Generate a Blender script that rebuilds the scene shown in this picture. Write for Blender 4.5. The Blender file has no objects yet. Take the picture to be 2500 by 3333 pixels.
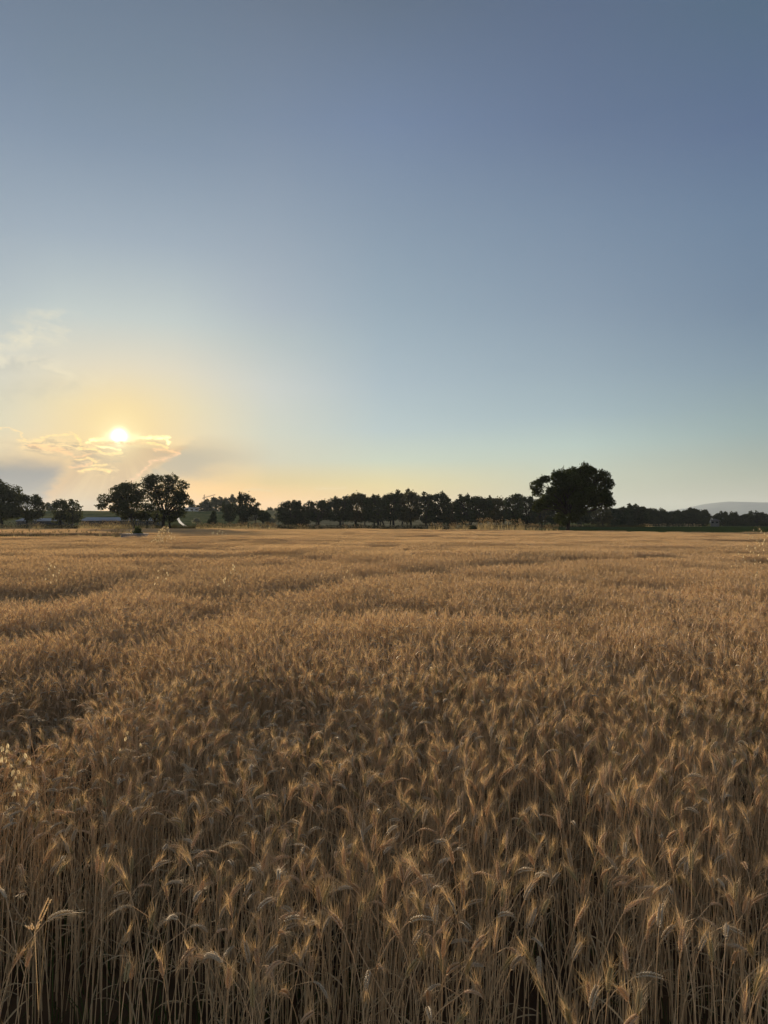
import bpy, math, random
import numpy as np
from mathutils import Vector, Matrix

R = math.radians
# ------------------------------------------------------------------ camera, world, sun
F_PX, CX, CY, HZ = 2407.0, 1250.0, 1666.5, 1705.0      # photo pixels: focal length, centre, horizon row
CAM_H = 1.55
WS = .79                                             # crop scale: knee-high wheat seen from eye height
TILT = math.atan((HZ - CY) / F_PX)
scene = bpy.context.scene
col = scene.collection
cam_d = bpy.data.cameras.new('camera')
cam = bpy.data.objects.new('camera', cam_d)
col.objects.link(cam)
cam_d.sensor_fit = 'VERTICAL'
cam_d.sensor_height = 36.0
cam_d.lens = 36.0 * F_PX / 3333.0
cam_d.clip_start = 0.05
cam_d.clip_end = 20000
cam.location = (0, 0, CAM_H)
cam.rotation_euler = (R(90) + TILT, 0, 0)
scene.camera = cam
scene.view_settings.view_transform = 'Standard'
scene.view_settings.look = 'None'
scene.view_settings.exposure = 0.5
scene.view_settings.gamma = 1.0
scene.cycles.use_denoising = True
scene.cycles.max_bounces = 8
scene.cycles.diffuse_bounces = 3
scene.cycles.transmission_bounces = 4
scene.cycles.volume_bounces = 1
scene.cycles.sample_clamp_indirect = 4.0

def ray(px, py):
    a, b = (px - CX) / F_PX, (CY - py) / F_PX
    c, s = math.cos(TILT), math.sin(TILT)
    return Vector((a, c - b * s, s + b * c))
def at(px, py, D):
    r = ray(px, py)
    return Vector((r.x / r.y * D, D, CAM_H + r.z / r.y * D))
def azel(px, py):
    r = ray(px, py).normalized()
    return math.degrees(math.atan2(r.x, r.y)), math.degrees(math.asin(r.z))

SUN_AZ, SUN_EL = azel(388, 1420)
SUN_DIR = ray(388, 1420).normalized()

def lin(c):
    return tuple(((v / 255) / 12.92 if v / 255 < .04045 else ((v / 255 + .055) / 1.055) ** 2.4) for v in c)

# --- small expression helper for shader nodes
class E:
    nt = None
    def __init__(s, sock): s.s = sock
    def _m(op, *a):
        n = E.nt.nodes.new('ShaderNodeMath'); n.operation = op
        for i, v in enumerate(a):
            if isinstance(v, E): E.nt.links.new(v.s, n.inputs[i])
            else: n.inputs[i].default_value = v
        return E(n.outputs[0])
    def __add__(s, o): return E._m('ADD', s, o)
    __radd__ = __add__
    def __sub__(s, o): return E._m('SUBTRACT', s, o)
    def __rsub__(s, o): return E._m('SUBTRACT', o, s)
    def __mul__(s, o): return E._m('MULTIPLY', s, o)
    __rmul__ = __mul__
    def __truediv__(s, o): return E._m('DIVIDE', s, o)
def M(op, *a): return E._m(op, *a)
def sstep(x, a, b):
    n = E.nt.nodes.new('ShaderNodeMapRange'); n.interpolation_type = 'SMOOTHSTEP'
    E.nt.links.new(x.s, n.inputs['Value'])
    if a <= b: n.inputs['From Min'].default_value, n.inputs['From Max'].default_value = a, b
    else:
        n.inputs['From Min'].default_value, n.inputs['From Max'].default_value = b, a
        n.inputs['To Min'].default_value, n.inputs['To Max'].default_value = 1, 0
    return E(n.outputs[0])
def mixc(f, a, b, blend='MIX'):
    n = E.nt.nodes.new('ShaderNodeMix'); n.data_type = 'RGBA'; n.blend_type = blend; n.clamp_factor = True
    if isinstance(f, E): E.nt.links.new(f.s, n.inputs[0])
    else: n.inputs[0].default_value = f
    for i, v in ((6, a), (7, b)):
        if isinstance(v, E): E.nt.links.new(v.s, n.inputs[i])
        else: n.inputs[i].default_value = (*v, 1)
    return E(n.outputs[2])
def ramp(x, stops, interp='B_SPLINE'):
    n = E.nt.nodes.new('ShaderNodeValToRGB'); cr = n.color_ramp; cr.interpolation = interp
    E.nt.links.new(x.s, n.inputs[0])
    while len(cr.elements) < len(stops): cr.elements.new(0.5)
    for e, (p, c) in zip(cr.elements, sorted(stops)): e.position = p
    for e, (p, c) in zip(cr.elements, sorted(stops)): e.color = (*c, 1)
    return E(n.outputs[0])
def noise(vec, scale, detail=2, rough=.5, out=0, dims='3D'):
    n = E.nt.nodes.new('ShaderNodeTexNoise'); n.noise_dimensions = dims
    n.inputs['Scale'].default_value = scale; n.inputs['Detail'].default_value = detail
    n.inputs['Roughness'].default_value = rough
    if vec is not None: E.nt.links.new(vec.s, n.inputs['Vector'])
    return E(n.outputs[out])

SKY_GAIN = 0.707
world = bpy.data.worlds.new('World'); scene.world = world
world.use_nodes = True
nt = world.node_tree; nt.nodes.clear(); E.nt = nt
tc = nt.nodes.new('ShaderNodeTexCoord')
sep = nt.nodes.new('ShaderNodeSeparateXYZ'); nt.links.new(tc.outputs['Generated'], sep.inputs[0])
dx, dy, dz = E(sep.outputs[0]), E(sep.outputs[1]), E(sep.outputs[2])
DEG = 180 / math.pi
AZ = M('ARCTAN2', dx, dy) * DEG
EL = M('ARCSINE', dz) * DEG
# columns of the evening sky at growing azimuth from the sun: (photo row, sRGB)
COLS = {
  'near': (620, [(0,(113,128,146)),(300,(124,140,158)),(500,(135,151,169)),(800,(163,176,187)),(1050,(197,204,199)),(1210,(219,215,198)),(1330,(230,218,184)),(1410,(232,216,178)),(1560,(234,204,150)),(1620,(242,202,138))]),
  'a11': (900, [(0,(110,124,142)),(400,(126,142,163)),(700,(148,163,178)),(1000,(172,184,192)),(1110,(184,195,195)),(1260,(203,208,202)),(1410,(208,212,196)),(1500,(212,209,184)),(1570,(226,208,164)),(1640,(243,208,146))]),
  'a20': (1250, [(0,(104,119,138)),(400,(120,137,162)),(700,(137,154,172)),(1000,(155,172,184)),(1250,(175,190,196)),(1400,(190,203,200)),(1500,(206,211,190)),(1580,(228,214,168)),(1650,(236,208,146))]),
  'a34': (1870, [(0,(96,112,137)),(400,(107,124,150)),(700,(124,142,163)),(1000,(140,157,173)),(1200,(155,172,182)),(1350,(169,186,189)),(1450,(186,200,191)),(1540,(200,205,180)),(1640,(203,200,165))]),
  'a47': (2470, [(0,(90,110,132)),(400,(99,117,145)),(700,(112,132,155)),(1000,(122,141,160)),(1200,(137,156,168)),(1400,(156,173,171)),(1550,(178,182,166)),(1640,(190,183,157))]),
}
SKYFIX = {('near', 0): (0.798, 0.872, 0.954), ('near', 300): (0.813, 0.892, 0.958), ('near', 500): (0.81, 0.894, 0.977), ('near', 800): (0.823, 0.91, 0.995), ('near', 1050): (0.818, 0.923, 1.017), ('near', 1210): (0.864, 0.909, 0.954), ('near', 1330): (0.855, 0.893, 0.883), ('near', 1410): (0.846, 0.874, 0.865), ('near', 1560): (1.179, 0.912, 0.448), ('near', 1620): (1.292, 0.912, 0.337), ('a11', 0): (0.824, 0.88, 0.95), ('a11', 400): (0.833, 0.901, 0.978), ('a11', 700): (0.854, 0.916, 0.987), ('a11', 1000): (0.846, 0.908, 0.987), ('a11', 1110): (0.848, 0.916, 0.982), ('a11', 1260): (0.861, 0.92, 0.99), ('a11', 1410): (0.81, 0.887, 0.955), ('a11', 1500): (0.787, 0.856, 0.916), ('a11', 1570): (0.84, 0.77, 0.496), ('a11', 1640): (1.294, 0.912, 0.337), ('a20', 0): (0.775, 0.845, 0.92), ('a20', 400): (0.822, 0.899, 0.99), ('a20', 700): (0.835, 0.909, 0.981), ('a20', 1000): (0.824, 0.91, 0.985), ('a20', 1250): (0.825, 0.917, 1.005), ('a20', 1400): (0.806, 0.916, 1.017), ('a20', 1500): (0.854, 0.962, 1.005), ('a20', 1580): (1.014, 0.96, 0.654), ('a20', 1650): (1.166, 0.921, 0.464), ('a34', 0): (0.782, 0.854, 0.945), ('a34', 400): (0.772, 0.854, 0.961), ('a34', 700): (0.824, 0.903, 0.983), ('a34', 1000): (0.826, 0.9, 0.983), ('a34', 1200): (0.826, 0.908, 0.988), ('a34', 1350): (0.83, 0.925, 1.008), ('a34', 1450): (0.892, 0.986, 1.026), ('a34', 1540): (0.9, 0.95, 1), ('a34', 1640): (0.9, 0.95, 1), ('a47', 0): (0.734, 0.849, 0.935), ('a47', 400): (0.735, 0.834, 0.956), ('a47', 700): (0.761, 0.868, 0.969), ('a47', 1000): (0.738, 0.843, 0.951), ('a47', 1200): (0.757, 0.864, 0.964), ('a47', 1400): (0.756, 0.883, 0.955), ('a47', 1550): (0.791, 0.865, 0.855), ('a47', 1640): (0.9, 0.95, 1)}
ELMAX = 45.0
def colramp(key):
    px, stops = COLS[key]
    out = []
    for y, c in stops:
        el = azel(px, y)[1]
        k = SKYFIX.get((key, y), (1, 1, 1))
        l = lin(c)
        out.append((max(0, el) / ELMAX, tuple(l[i] * k[i] for i in range(3))))
    top = out[0][1]
    out.append((1.0, tuple(v * .86 for v in top)))
    return out
T_el = M('MULTIPLY', EL, 1 / ELMAX)
away = M('ABSOLUTE', AZ - SUN_AZ)
away = M('MINIMUM', away, 360 - away)
base = ramp(T_el, colramp('near'), 'LINEAR')
base = mixc(M('DIVIDE', away - 4.0, 6.9), base, ramp(T_el, colramp('a11'), 'LINEAR'))
base = mixc(M('DIVIDE', away - 10.9, 8.8), base, ramp(T_el, colramp('a20'), 'LINEAR'))
base = mixc(M('DIVIDE', away - 19.7, 14.5), base, ramp(T_el, colramp('a34'), 'LINEAR'))
base = mixc(M('DIVIDE', away - 34.2, 12.5), base, ramp(T_el, colramp('a47'), 'LINEAR'))
opp = ramp(T_el, [(0, lin((226,214,204))), (.25, lin((190,192,200))), (.6, lin((140,156,180))), (1, lin((106,128,160)))], 'LINEAR')  # unseen sky behind the camera, brightened as added fill for the wheat
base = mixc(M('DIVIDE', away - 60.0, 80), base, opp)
# a share of physical sky
sky = nt.nodes.new('ShaderNodeTexSky'); sky.sky_type = 'NISHITA'; sky.sun_disc = False
sky.sun_elevation = R(SUN_EL); sky.sun_rotation = R(SUN_AZ)
sky.dust_density = 1.5
nish = mixc(1.0, E(sky.outputs[0]), (.08, .08, .08), 'MULTIPLY')
base = mixc(.06, base, nish)
# golden aureole round the sun
dotn = nt.nodes.new('ShaderNodeVectorMath'); dotn.operation = 'DOT_PRODUCT'
nt.links.new(tc.outputs['Generated'], dotn.inputs[0]); dotn.inputs[1].default_value = SUN_DIR
ang = M('ARCCOSINE', M('MINIMUM', E(dotn.outputs['Value']), 1.0)) * DEG
def gauss(x, w): return M('EXPONENT', M('MULTIPLY', M('POWER', x * (1 / w), 2.0), -1.0))
def glow(b, f, c): return mixc(f, b, c)
base = glow(base, gauss(ang, 5.2) * .34, lin((250, 222, 164)))
base = glow(base, gauss(ang, 3.0) * .68, tuple(v * 1.05 for v in lin((255, 216, 132))))
base0 = base

# --- clouds (a smaller window of directions)
comb = nt.nodes.new('ShaderNodeCombineXYZ')
nt.links.new(AZ.s, comb.inputs[0]); nt.links.new(EL.s, comb.inputs[1])
Pv = E(comb.outputs[0])
def vscale_noise(scale, amp, detail=3, seed=0.0):
    mp = nt.nodes.new('ShaderNodeMapping'); mp.inputs['Location'].default_value = (seed, seed * 1.7, seed)
    mp.inputs['Scale'].default_value = (.6, 1.6, 1)
    nt.links.new(Pv.s, mp.inputs[0])
    n = noise(E(mp.outputs[0]), scale, detail, .6, out=1)
    sub = nt.nodes.new('ShaderNodeVectorMath'); sub.operation = 'SUBTRACT'
    nt.links.new(n.s, sub.inputs[0]); sub.inputs[1].default_value = (.5, .5, .5)
    sc = nt.nodes.new('ShaderNodeVectorMath'); sc.operation = 'MULTIPLY'
    nt.links.new(sub.outputs[0], sc.inputs[0]); sc.inputs[1].default_value = amp
    ad = nt.nodes.new('ShaderNodeVectorMath'); ad.operation = 'ADD'
    nt.links.new(Pv.s, ad.inputs[0]); nt.links.new(sc.outputs[0], ad.inputs[1])
    return E(ad.outputs[0])
Pd = vscale_noise(1.3, (1.3, .62, 0), 6, 3.0)
Pw = vscale_noise(.35, (6.0, 1.6, 0), 5, 9.0)
mp2 = nt.nodes.new('ShaderNodeMapping'); mp2.inputs['Scale'].default_value = (.9, 2.2, 1); nt.links.new(Pv.s, mp2.inputs[0])
TEX2 = noise(E(mp2.outputs[0]), 2.6, 4, .6)
# node group: soft stroke along a segment
g = bpy.data.node_groups.new('soft_stroke', 'ShaderNodeTree')
for nm, ty in (('P', 'NodeSocketVector'), ('A', 'NodeSocketVector'), ('B', 'NodeSocketVector'), ('W', 'NodeSocketFloat')):
    g.interface.new_socket(nm, in_out='INPUT', socket_type=ty)
g.interface.new_socket('F', in_out='OUTPUT', socket_type='NodeSocketFloat')
gi = g.nodes.new('NodeGroupInput'); go = g.nodes.new('NodeGroupOutput')
def vm(op, a, b=None, sc=None):
    n = g.nodes.new('ShaderNodeVectorMath'); n.operation = op
    g.links.new(a, n.inputs[0])
    if b is not None: g.links.new(b, n.inputs[1])
    if sc is not None: g.links.new(sc, n.inputs['Scale'])
    return n
def mm(op, a, b=None):
    n = g.nodes.new('ShaderNodeMath'); n.operation = op
    g.links.new(a, n.inputs[0])
    if b is not None:
        if isinstance(b, float): n.inputs[1].default_value = b
        else: g.links.new(b, n.inputs[1])
    return n
pa = vm('SUBTRACT', gi.outputs[0], gi.outputs[1]); ba = vm('SUBTRACT', gi.outputs[2], gi.outputs[1])
dd = mm('DIVIDE', vm('DOT_PRODUCT', pa.outputs[0], ba.outputs[0]).outputs['Value'], vm('DOT_PRODUCT', ba.outputs[0], ba.outputs[0]).outputs['Value'])
dd = mm('MINIMUM', mm('MAXIMUM', dd.outputs[0], 0.0).outputs[0], 1.0)
q = vm('SUBTRACT', pa.outputs[0], vm('SCALE', ba.outputs[0], sc=dd.outputs[0]).outputs[0])
ln = mm('DIVIDE', vm('LENGTH', q.outputs[0]).outputs['Value'], gi.outputs[3])
ex = mm('EXPONENT', mm('MULTIPLY', mm('MULTIPLY', ln.outputs[0], ln.outputs[0]).outputs[0], -1.0).outputs[0])
g.links.new(ex.outputs[0], go.inputs[0])
def stroke(P, x0, y0, x1, y1, w):
    n = nt.nodes.new('ShaderNodeGroup'); n.node_tree = g
    nt.links.new(P.s, n.inputs[0])
    n.inputs[1].default_value = (*azel(x0, y0), 0); n.inputs[2].default_value = (*azel(x1, y1), 0)
    n.inputs[3].default_value = w / F_PX * DEG
    return E(n.outputs[0])
def poly(P, pts, w, k=1.0):
    r = None
    if w < 9 and P is Pd: k = (sstep(TEX2, .30, .62) * .75 + .35) * k
    for (a, b), (c, d) in zip(pts, pts[1:]):
        s = stroke(P, a, b, c, d, w)
        r = s if r is None else M('MAXIMUM', r, s)
    return r * k
def half(P, x0, y0, x1, y1, soft):
    """1 on the right-hand side of the way from point 0 to point 1 (photo seen upright)"""
    a, b = azel(x0, y0), azel(x1, y1)
    dxx, dyy = b[0] - a[0], b[1] - a[1]; L = math.hypot(dxx, dyy)
    nx, ny = dyy / L, -dxx / L
    n = nt.nodes.new('ShaderNodeVectorMath'); n.operation = 'DOT_PRODUCT'
    nt.links.new(P.s, n.inputs[0]); n.inputs[1].default_value = (nx, ny, 0)
    s = soft / F_PX * DEG
    c0 = a[0] * nx + a[1] * ny
    return sstep(E(n.outputs['Value']), c0 - s, c0 + s)
cl = base
# blue-grey shadow bank on the left, under the cloud
bank = half(Pw, -400, 1462, 260, 1500, 26) * half(Pd, 130, 1672, 262, 1478, 22)
bank = M('MULTIPLY', half(Pd, 260, 1492, -400, 1445, 22) if False else E.__mul__(half(Pw, -400, 1470, 262, 1505, 46), 1.0), half(Pd, 120, 1690, 120, 1691, 1) if False else 1.0)
leftof = half(Pd, 256, 1478, 122, 1678, 34)          # right-hand side when walking down = the left of the line
cl = mixc(bank * leftof * .93, cl, lin((124, 130, 138)))
# grey bank on the right of the cloud
rb = half(Pd, 418, 1585, 575, 1470, 12) * half(Pw, 300, 1425, 900, 1470, 45) * half(Pw, 900, 1500, 470, 1590, 45)
rb = rb * sstep(AZ, azel(960, 1500)[0], azel(600, 1500)[0])
cl = mixc(rb * .72, cl, lin((160, 161, 150)))
# body of the cloud: peach, lit from behind
body = half(Pd, 400, 1436, 560, 1446, 8) * half(Pd, 575, 1476, 420, 1585, 9) * half(Pd, 128, 1678, 262, 1478, 24) * half(Pw, -200, 1440, 500, 1452, 14)
cl = mixc(body * .85, cl, lin((208, 172, 126)))
ul = half(Pd, 60, 1438, 300, 1452, 9) * half(Pd, 330, 1520, 60, 1452, 10)
ul = ul * sstep(AZ, azel(420, 1500)[0], azel(300, 1500)[0])
cl = mixc(ul * .35, cl, lin((205, 180, 145)))
# sun shafts through the body
shaft = poly(Pd, [(360, 1500), (250, 1665)], 26, .5)
cl = mixc(shaft, cl, lin((240, 203, 140)))
warm = lin((255, 214, 130)); peach = lin((246, 194, 130)); hot = tuple(v * 2.3 for v in lin((255, 234, 155))); warm = tuple(v * 1.5 for v in warm); peach = tuple(v * 1.4 for v in peach)
mpt = nt.nodes.new('ShaderNodeMapping'); mpt.inputs['Scale'].default_value = (.75, 2.6, 1); nt.links.new(Pd.s, mpt.inputs[0])
tex = noise(E(mpt.outputs[0]), 1.5, 6, .62)
cmask = M('MAXIMUM', poly(Pd, [(90, 1450), (250, 1458), (385, 1468)], 17), poly(Pd, [(262, 1505), (355, 1528)], 20))
cl = mixc(cmask * sstep(tex, .50, .40) * .8, cl, lin((160, 140, 116)))
cl = mixc(cmask * sstep(tex, .51, .60) * .9, cl, tuple(v * 1.25 for v in lin((255, 218, 150))))
the = M('ARCTAN2', AZ - SUN_AZ, SUN_EL - EL)
rn = noise(None, 1.0, 2, .5); rn_n = nt.nodes[-1]; cr_ = nt.nodes.new('ShaderNodeCombineXYZ'); nt.links.new((the * 4.0).s, cr_.inputs[0]); nt.links.new(cr_.outputs[0], rn_n.inputs['Vector'])
rays = sstep(rn, .42, .62) * sstep(M('ABSOLUTE', the), 1.25, .5) * sstep(ang, 1.5, 3.5) * sstep(ang, 10.0, 5.0)
cl = mixc(rays * .6, cl, lin((244, 208, 148)))
dark = lin((188, 158, 118))
cl = mixc(poly(Pd, [(345, 1440), (365, 1453), (400, 1464)], 6, .55), cl, dark)
cl = mixc(poly(Pd, [(300, 1488), (340, 1494), (390, 1500)], 6, .6), cl, lin((180, 158, 128)))
cl = mixc(poly(Pd, [(240, 1515), (290, 1508)], 6, .6), cl, lin((165, 155, 140)))
cl = mixc(poly(Pd, [(330, 1520), (365, 1528)], 6, .5), cl, lin((200, 165, 118)))
cl = mixc(poly(Pd, [(480, 1436), (530, 1446), (548, 1448)], 4, .5), cl, lin((205, 172, 125)))
cl = mixc(poly(Pd, [(500, 1478), (545, 1482)], 8, .5), cl, lin((196, 172, 140)))
cl = mixc(poly(Pd, [(100, 1447), (150, 1456), (232, 1476)], 6.5, .85), cl, peach)
cl = mixc(poly(Pd, [(258, 1458), (300, 1460), (345, 1476), (388, 1474)], 4.2, .85), cl, warm)
cl = mixc(poly(Pd, [(236, 1487), (262, 1486), (300, 1482)], 3.2, .6), cl, peach)
cl = mixc(poly(Pd, [(250, 1497), (282, 1494), (312, 1502)], 3.4, .75), cl, warm)
cl = mixc(poly(Pd, [(232, 1518), (275, 1514), (300, 1506)], 3.4, .7), cl, peach)
cl = mixc(poly(Pd, [(305, 1512), (345, 1510)], 3.6, .85), cl, warm)
cl = mixc(poly(Pd, [(262, 1534), (300, 1524), (360, 1534)], 4.6, .9), cl, warm)
cl = mixc(poly(Pd, [(142, 1426), (200, 1416), (240, 1408), (256, 1424)], 3.4, .55), cl, warm)
cl = mixc(poly(Pd, [(256, 1424), (266, 1440), (248, 1456), (262, 1462)], 3.2, .6), cl, warm)
cl = mixc(poly(Pd, [(0, 1396), (28, 1393), (48, 1402)], 2.4, .4), cl, warm)
cl = mixc(poly(Pd, [(52, 1401), (74, 1410), (80, 1430), (62, 1431)], 2.4, .4), cl, warm)
cl = mixc(poly(Pd, [(60, 1432), (142, 1434)], 5, .35), cl, warm)
cl = mixc(poly(Pd, [(286, 1440), (318, 1449), (392, 1468)], 3.8, .95), cl, hot)
cl = mixc(poly(Pd, [(470, 1441), (520, 1448), (546, 1458)], 3.2, .8), cl, warm)
cl = mixc(poly(Pd, [(505, 1466), (540, 1462), (582, 1474)], 4.0, .75), cl, peach)
cl = mixc(poly(Pd, [(582, 1474), (546, 1494), (498, 1503), (474, 1528), (424, 1566)], 5.4, .85), cl, tuple(v * 1.2 for v in lin((246, 198, 148))))
cl = mixc(poly(Pd, [(296, 1431), (345, 1427), (468, 1424), (545, 1427), (549, 1446)], 4.6, 1.0), cl, hot)
# high thin cirrus on the left
wis = noise(Pw, .55, 5, .62)
wis = sstep(wis, .38, .66)
cir = M('MAXIMUM', poly(Pw, [(150, 1022), (232, 1036)], 16, .55), M('MAXIMUM', poly(Pw, [(-120, 1120), (60, 1095), (205, 1062)], 34, .6), poly(Pw, [(-80, 1170), (90, 1175), (205, 1218)], 26, .5)))
cir = M('MAXIMUM', cir, poly(Pw, [(215, 1262), (330, 1250)], 26, .4))
cl = mixc(cir * wis * .95, cl, lin((248, 236, 202)))
shd = M('MAXIMUM', poly(Pw, [(-100, 1200), (150, 1168)], 30, .4), poly(Pw, [(-100, 1290), (200, 1262)], 30, .3))
cl = mixc(shd * (1.0 - wis), cl, lin((190, 187, 172)))
cl = mixc(M('MAXIMUM', poly(Pd, [(800, 1593), (885, 1598)], 3, .5), poly(Pd, [(1030, 1588), (1125, 1590)], 3, .5)), cl, lin((250, 222, 168)))
# sun itself, burning out
cl = mixc(poly(Pd, [(345, 1424), (440, 1423)], 15, .85), cl, tuple(v * 1.5 for v in lin((255, 238, 176))))
cl = mixc(gauss(ang, 1.6) * .72, cl, tuple(v * 1.15 for v in lin((255, 236, 176))))
def scaled(c, k): return mixc(1.0, c, (k, k, k), 'MULTIPLY')
cl = mixc(gauss(ang, .43), cl, (4.0, 3.5, 2.6), 'ADD')
cl = mixc(poly(Pd, [(290, 1447), (345, 1443), (470, 1441)], 7, .9), cl, tuple(v * 1.1 for v in lin((244, 208, 146))))
bg0 = nt.nodes.new('ShaderNodeBackground'); bg1 = nt.nodes.new('ShaderNodeBackground')
BG = .10                                              # background strength; colours are scaled to it
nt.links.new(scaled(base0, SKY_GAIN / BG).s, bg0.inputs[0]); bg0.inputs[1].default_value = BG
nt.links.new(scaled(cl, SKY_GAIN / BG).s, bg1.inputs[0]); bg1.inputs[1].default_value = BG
win = M('GREATER_THAN', AZ, azel(-700, 1500)[0]) * M('LESS_THAN', AZ, azel(1300, 1500)[0]) * M('LESS_THAN', EL, 18.5) * M('GREATER_THAN', EL, -1.0)
mx = nt.nodes.new('ShaderNodeMixShader'); nt.links.new(win.s, mx.inputs[0])
nt.links.new(bg0.outputs[0], mx.inputs[1]); nt.links.new(bg1.outputs[0], mx.inputs[2])
wo = nt.nodes.new('ShaderNodeOutputWorld'); nt.links.new(mx.outputs[0], wo.inputs[0])
world.cycles.sampling_method = 'MANUAL'; world.cycles.sample_map_resolution = 512

sun_d = bpy.data.lights.new('sun', 'SUN'); sun_o = bpy.data.objects.new('sun', sun_d); col.objects.link(sun_o)
sun_d.energy = 5.0; sun_d.angle = R(1.5); sun_d.color = (1.0, .80, .57)
sun_o.rotation_euler = (-SUN_DIR).to_track_quat('-Z', 'Y').to_euler()
HAZE_DENSITY = 1.1e-4

# ------------------------------------------------------------------ helpers
rng = np.random.default_rng(11)
random.seed(5)
def tag(o, label=None, cat=None, group=None, kind=None):
    if label: o['label'] = label
    if cat: o['category'] = cat
    if group: o['group'] = group
    if kind: o['kind'] = kind
    return o
def empty(name, loc, rz=0.0):
    o = bpy.data.objects.new(name, None); o.empty_display_size = .1; col.objects.link(o)
    o.location = loc; o.rotation_euler = (0, 0, rz); return o
class MB:
    """collects triangles/quads as numpy arrays"""
    def __init__(s): s.v = []; s.f = []; s.m = []; s.t = []; s.n = 0
    def add(s, V, Fc, mat=0, tint=.5):
        V = np.asarray(V, float).reshape(-1, 3); Fc = np.asarray(Fc, int)
        if Fc.shape[1] == 4: Fc = np.concatenate([Fc[:, [0, 1, 2]], Fc[:, [0, 2, 3]]])
        s.v.append(V); s.f.append(Fc + s.n); s.n += len(V)
        s.m.append(np.full(len(Fc), mat, np.int32))
        s.t.append(np.broadcast_to(np.asarray(tint, float), (len(V),)).copy())
    def addmb(s, o, off=(0, 0, 0), rz=0.0, sc=1.0, tint=None):
        V, Fc, m, t = o.arrays()
        c, q = math.cos(rz), math.sin(rz)
        V = V * sc
        V = np.stack([V[:, 0] * c - V[:, 1] * q, V[:, 0] * q + V[:, 1] * c, V[:, 2]], 1) + np.asarray(off)
        s.v.append(V); s.f.append(Fc + s.n); s.n += len(V); s.m.append(m); s.t.append(t if tint is None else np.full(len(V), tint))
    def arrays(s):
        return np.concatenate(s.v), np.concatenate(s.f), np.concatenate(s.m), np.concatenate(s.t)
    def mesh(s, name, mats, smooth=False):
        V, Fc, m, t = s.arrays()
        me = bpy.data.meshes.new(name)
        me.vertices.add(len(V)); me.vertices.foreach_set('co', V.astype(np.float32).ravel())
        me.loops.add(len(Fc) * 3); me.loops.foreach_set('vertex_index', Fc.astype(np.int32).ravel())
        me.polygons.add(len(Fc)); me.polygons.foreach_set('loop_start', np.arange(0, len(Fc) * 3, 3, dtype=np.int32))
        try: me.polygons.foreach_set('loop_total', np.full(len(Fc), 3, np.int32))
        except Exception: pass
        me.polygons.foreach_set('material_index', m)
        if smooth: me.polygons.foreach_set('use_smooth', np.ones(len(Fc), bool))
        a = me.attributes.new('tint', 'FLOAT', 'POINT'); a.data.foreach_set('value', t.astype(np.float32))
        for mt in mats: me.materials.append(mt)
        me.update(calc_edges=True); me.validate()
        return me
    def build(s, name, mats, parent=None, smooth=False, loc=None):
        if not isinstance(mats, (list, tuple)): mats = [mats]
        o = bpy.data.objects.new(name, s.mesh(name, mats, smooth)); col.objects.link(o)
        if parent: o.parent = parent
        if loc is not None: o.location = loc
        return o
def nrm(v): return v / (np.linalg.norm(v, axis=-1, keepdims=True) + 1e-12)
def tube(mb, pts, rad, sides=5, mat=0, tint=.5, cap=True):
    pts = np.asarray(pts, float); n = len(pts); rad = np.broadcast_to(np.asarray(rad, float), (n,))
    T = nrm(np.gradient(pts, axis=0))
    ref = np.array([0.13, 1, .07]) if abs(T[0][1]) < .8 else np.array([1, .1, 0.])
    U = nrm(np.cross(T, ref)); W = np.cross(T, U)
    a = np.arange(sides) / sides * 2 * np.pi
    V = pts[:, None] + rad[:, None, None] * (np.cos(a)[None, :, None] * U[:, None] + np.sin(a)[None, :, None] * W[:, None])
    V = V.reshape(-1, 3); Fc = []
    for i in range(n - 1):
        for j in range(sides):
            k = (j + 1) % sides
            Fc.append((i * sides + j, i * sides + k, (i + 1) * sides + k, (i + 1) * sides + j))
    mb.add(V, Fc, mat, tint)
def boxm(mb, c, s, mat=0, tint=.5, rz=0.0):
    x, y, z = (v / 2 for v in s)
    V = np.array([(-x,-y,-z),(x,-y,-z),(x,y,-z),(-x,y,-z),(-x,-y,z),(x,-y,z),(x,y,z),(-x,y,z)])
    cc, q = math.cos(rz), math.sin(rz)
    V = np.stack([V[:,0]*cc - V[:,1]*q, V[:,0]*q + V[:,1]*cc, V[:,2]], 1) + np.asarray(c)
    mb.add(V, [(0,3,2,1),(4,5,6,7),(0,1,5,4),(1,2,6,5),(2,3,7,6),(3,0,4,7)], mat, tint)
_perm = np.random.default_rng(99).random((256, 256))
def vnoise(x, y, seed=0):
    x = np.asarray(x, float) + seed * 17.3; y = np.asarray(y, float) + seed * 31.7
    xi = np.floor(x).astype(int); yi = np.floor(y).astype(int); fx = x - xi; fy = y - yi
    fx = fx * fx * (3 - 2 * fx); fy = fy * fy * (3 - 2 * fy)
    p = lambda a, b: _perm[a % 256, b % 256]
    return (p(xi, yi) * (1 - fx) + p(xi + 1, yi) * fx) * (1 - fy) + (p(xi, yi + 1) * (1 - fx) + p(xi + 1, yi + 1) * fx) * fy
def ss(a, b, x):
    t = np.clip((np.asarray(x, float) - a) / (b - a), 0, 1); return t * t * (3 - 2 * t)

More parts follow.
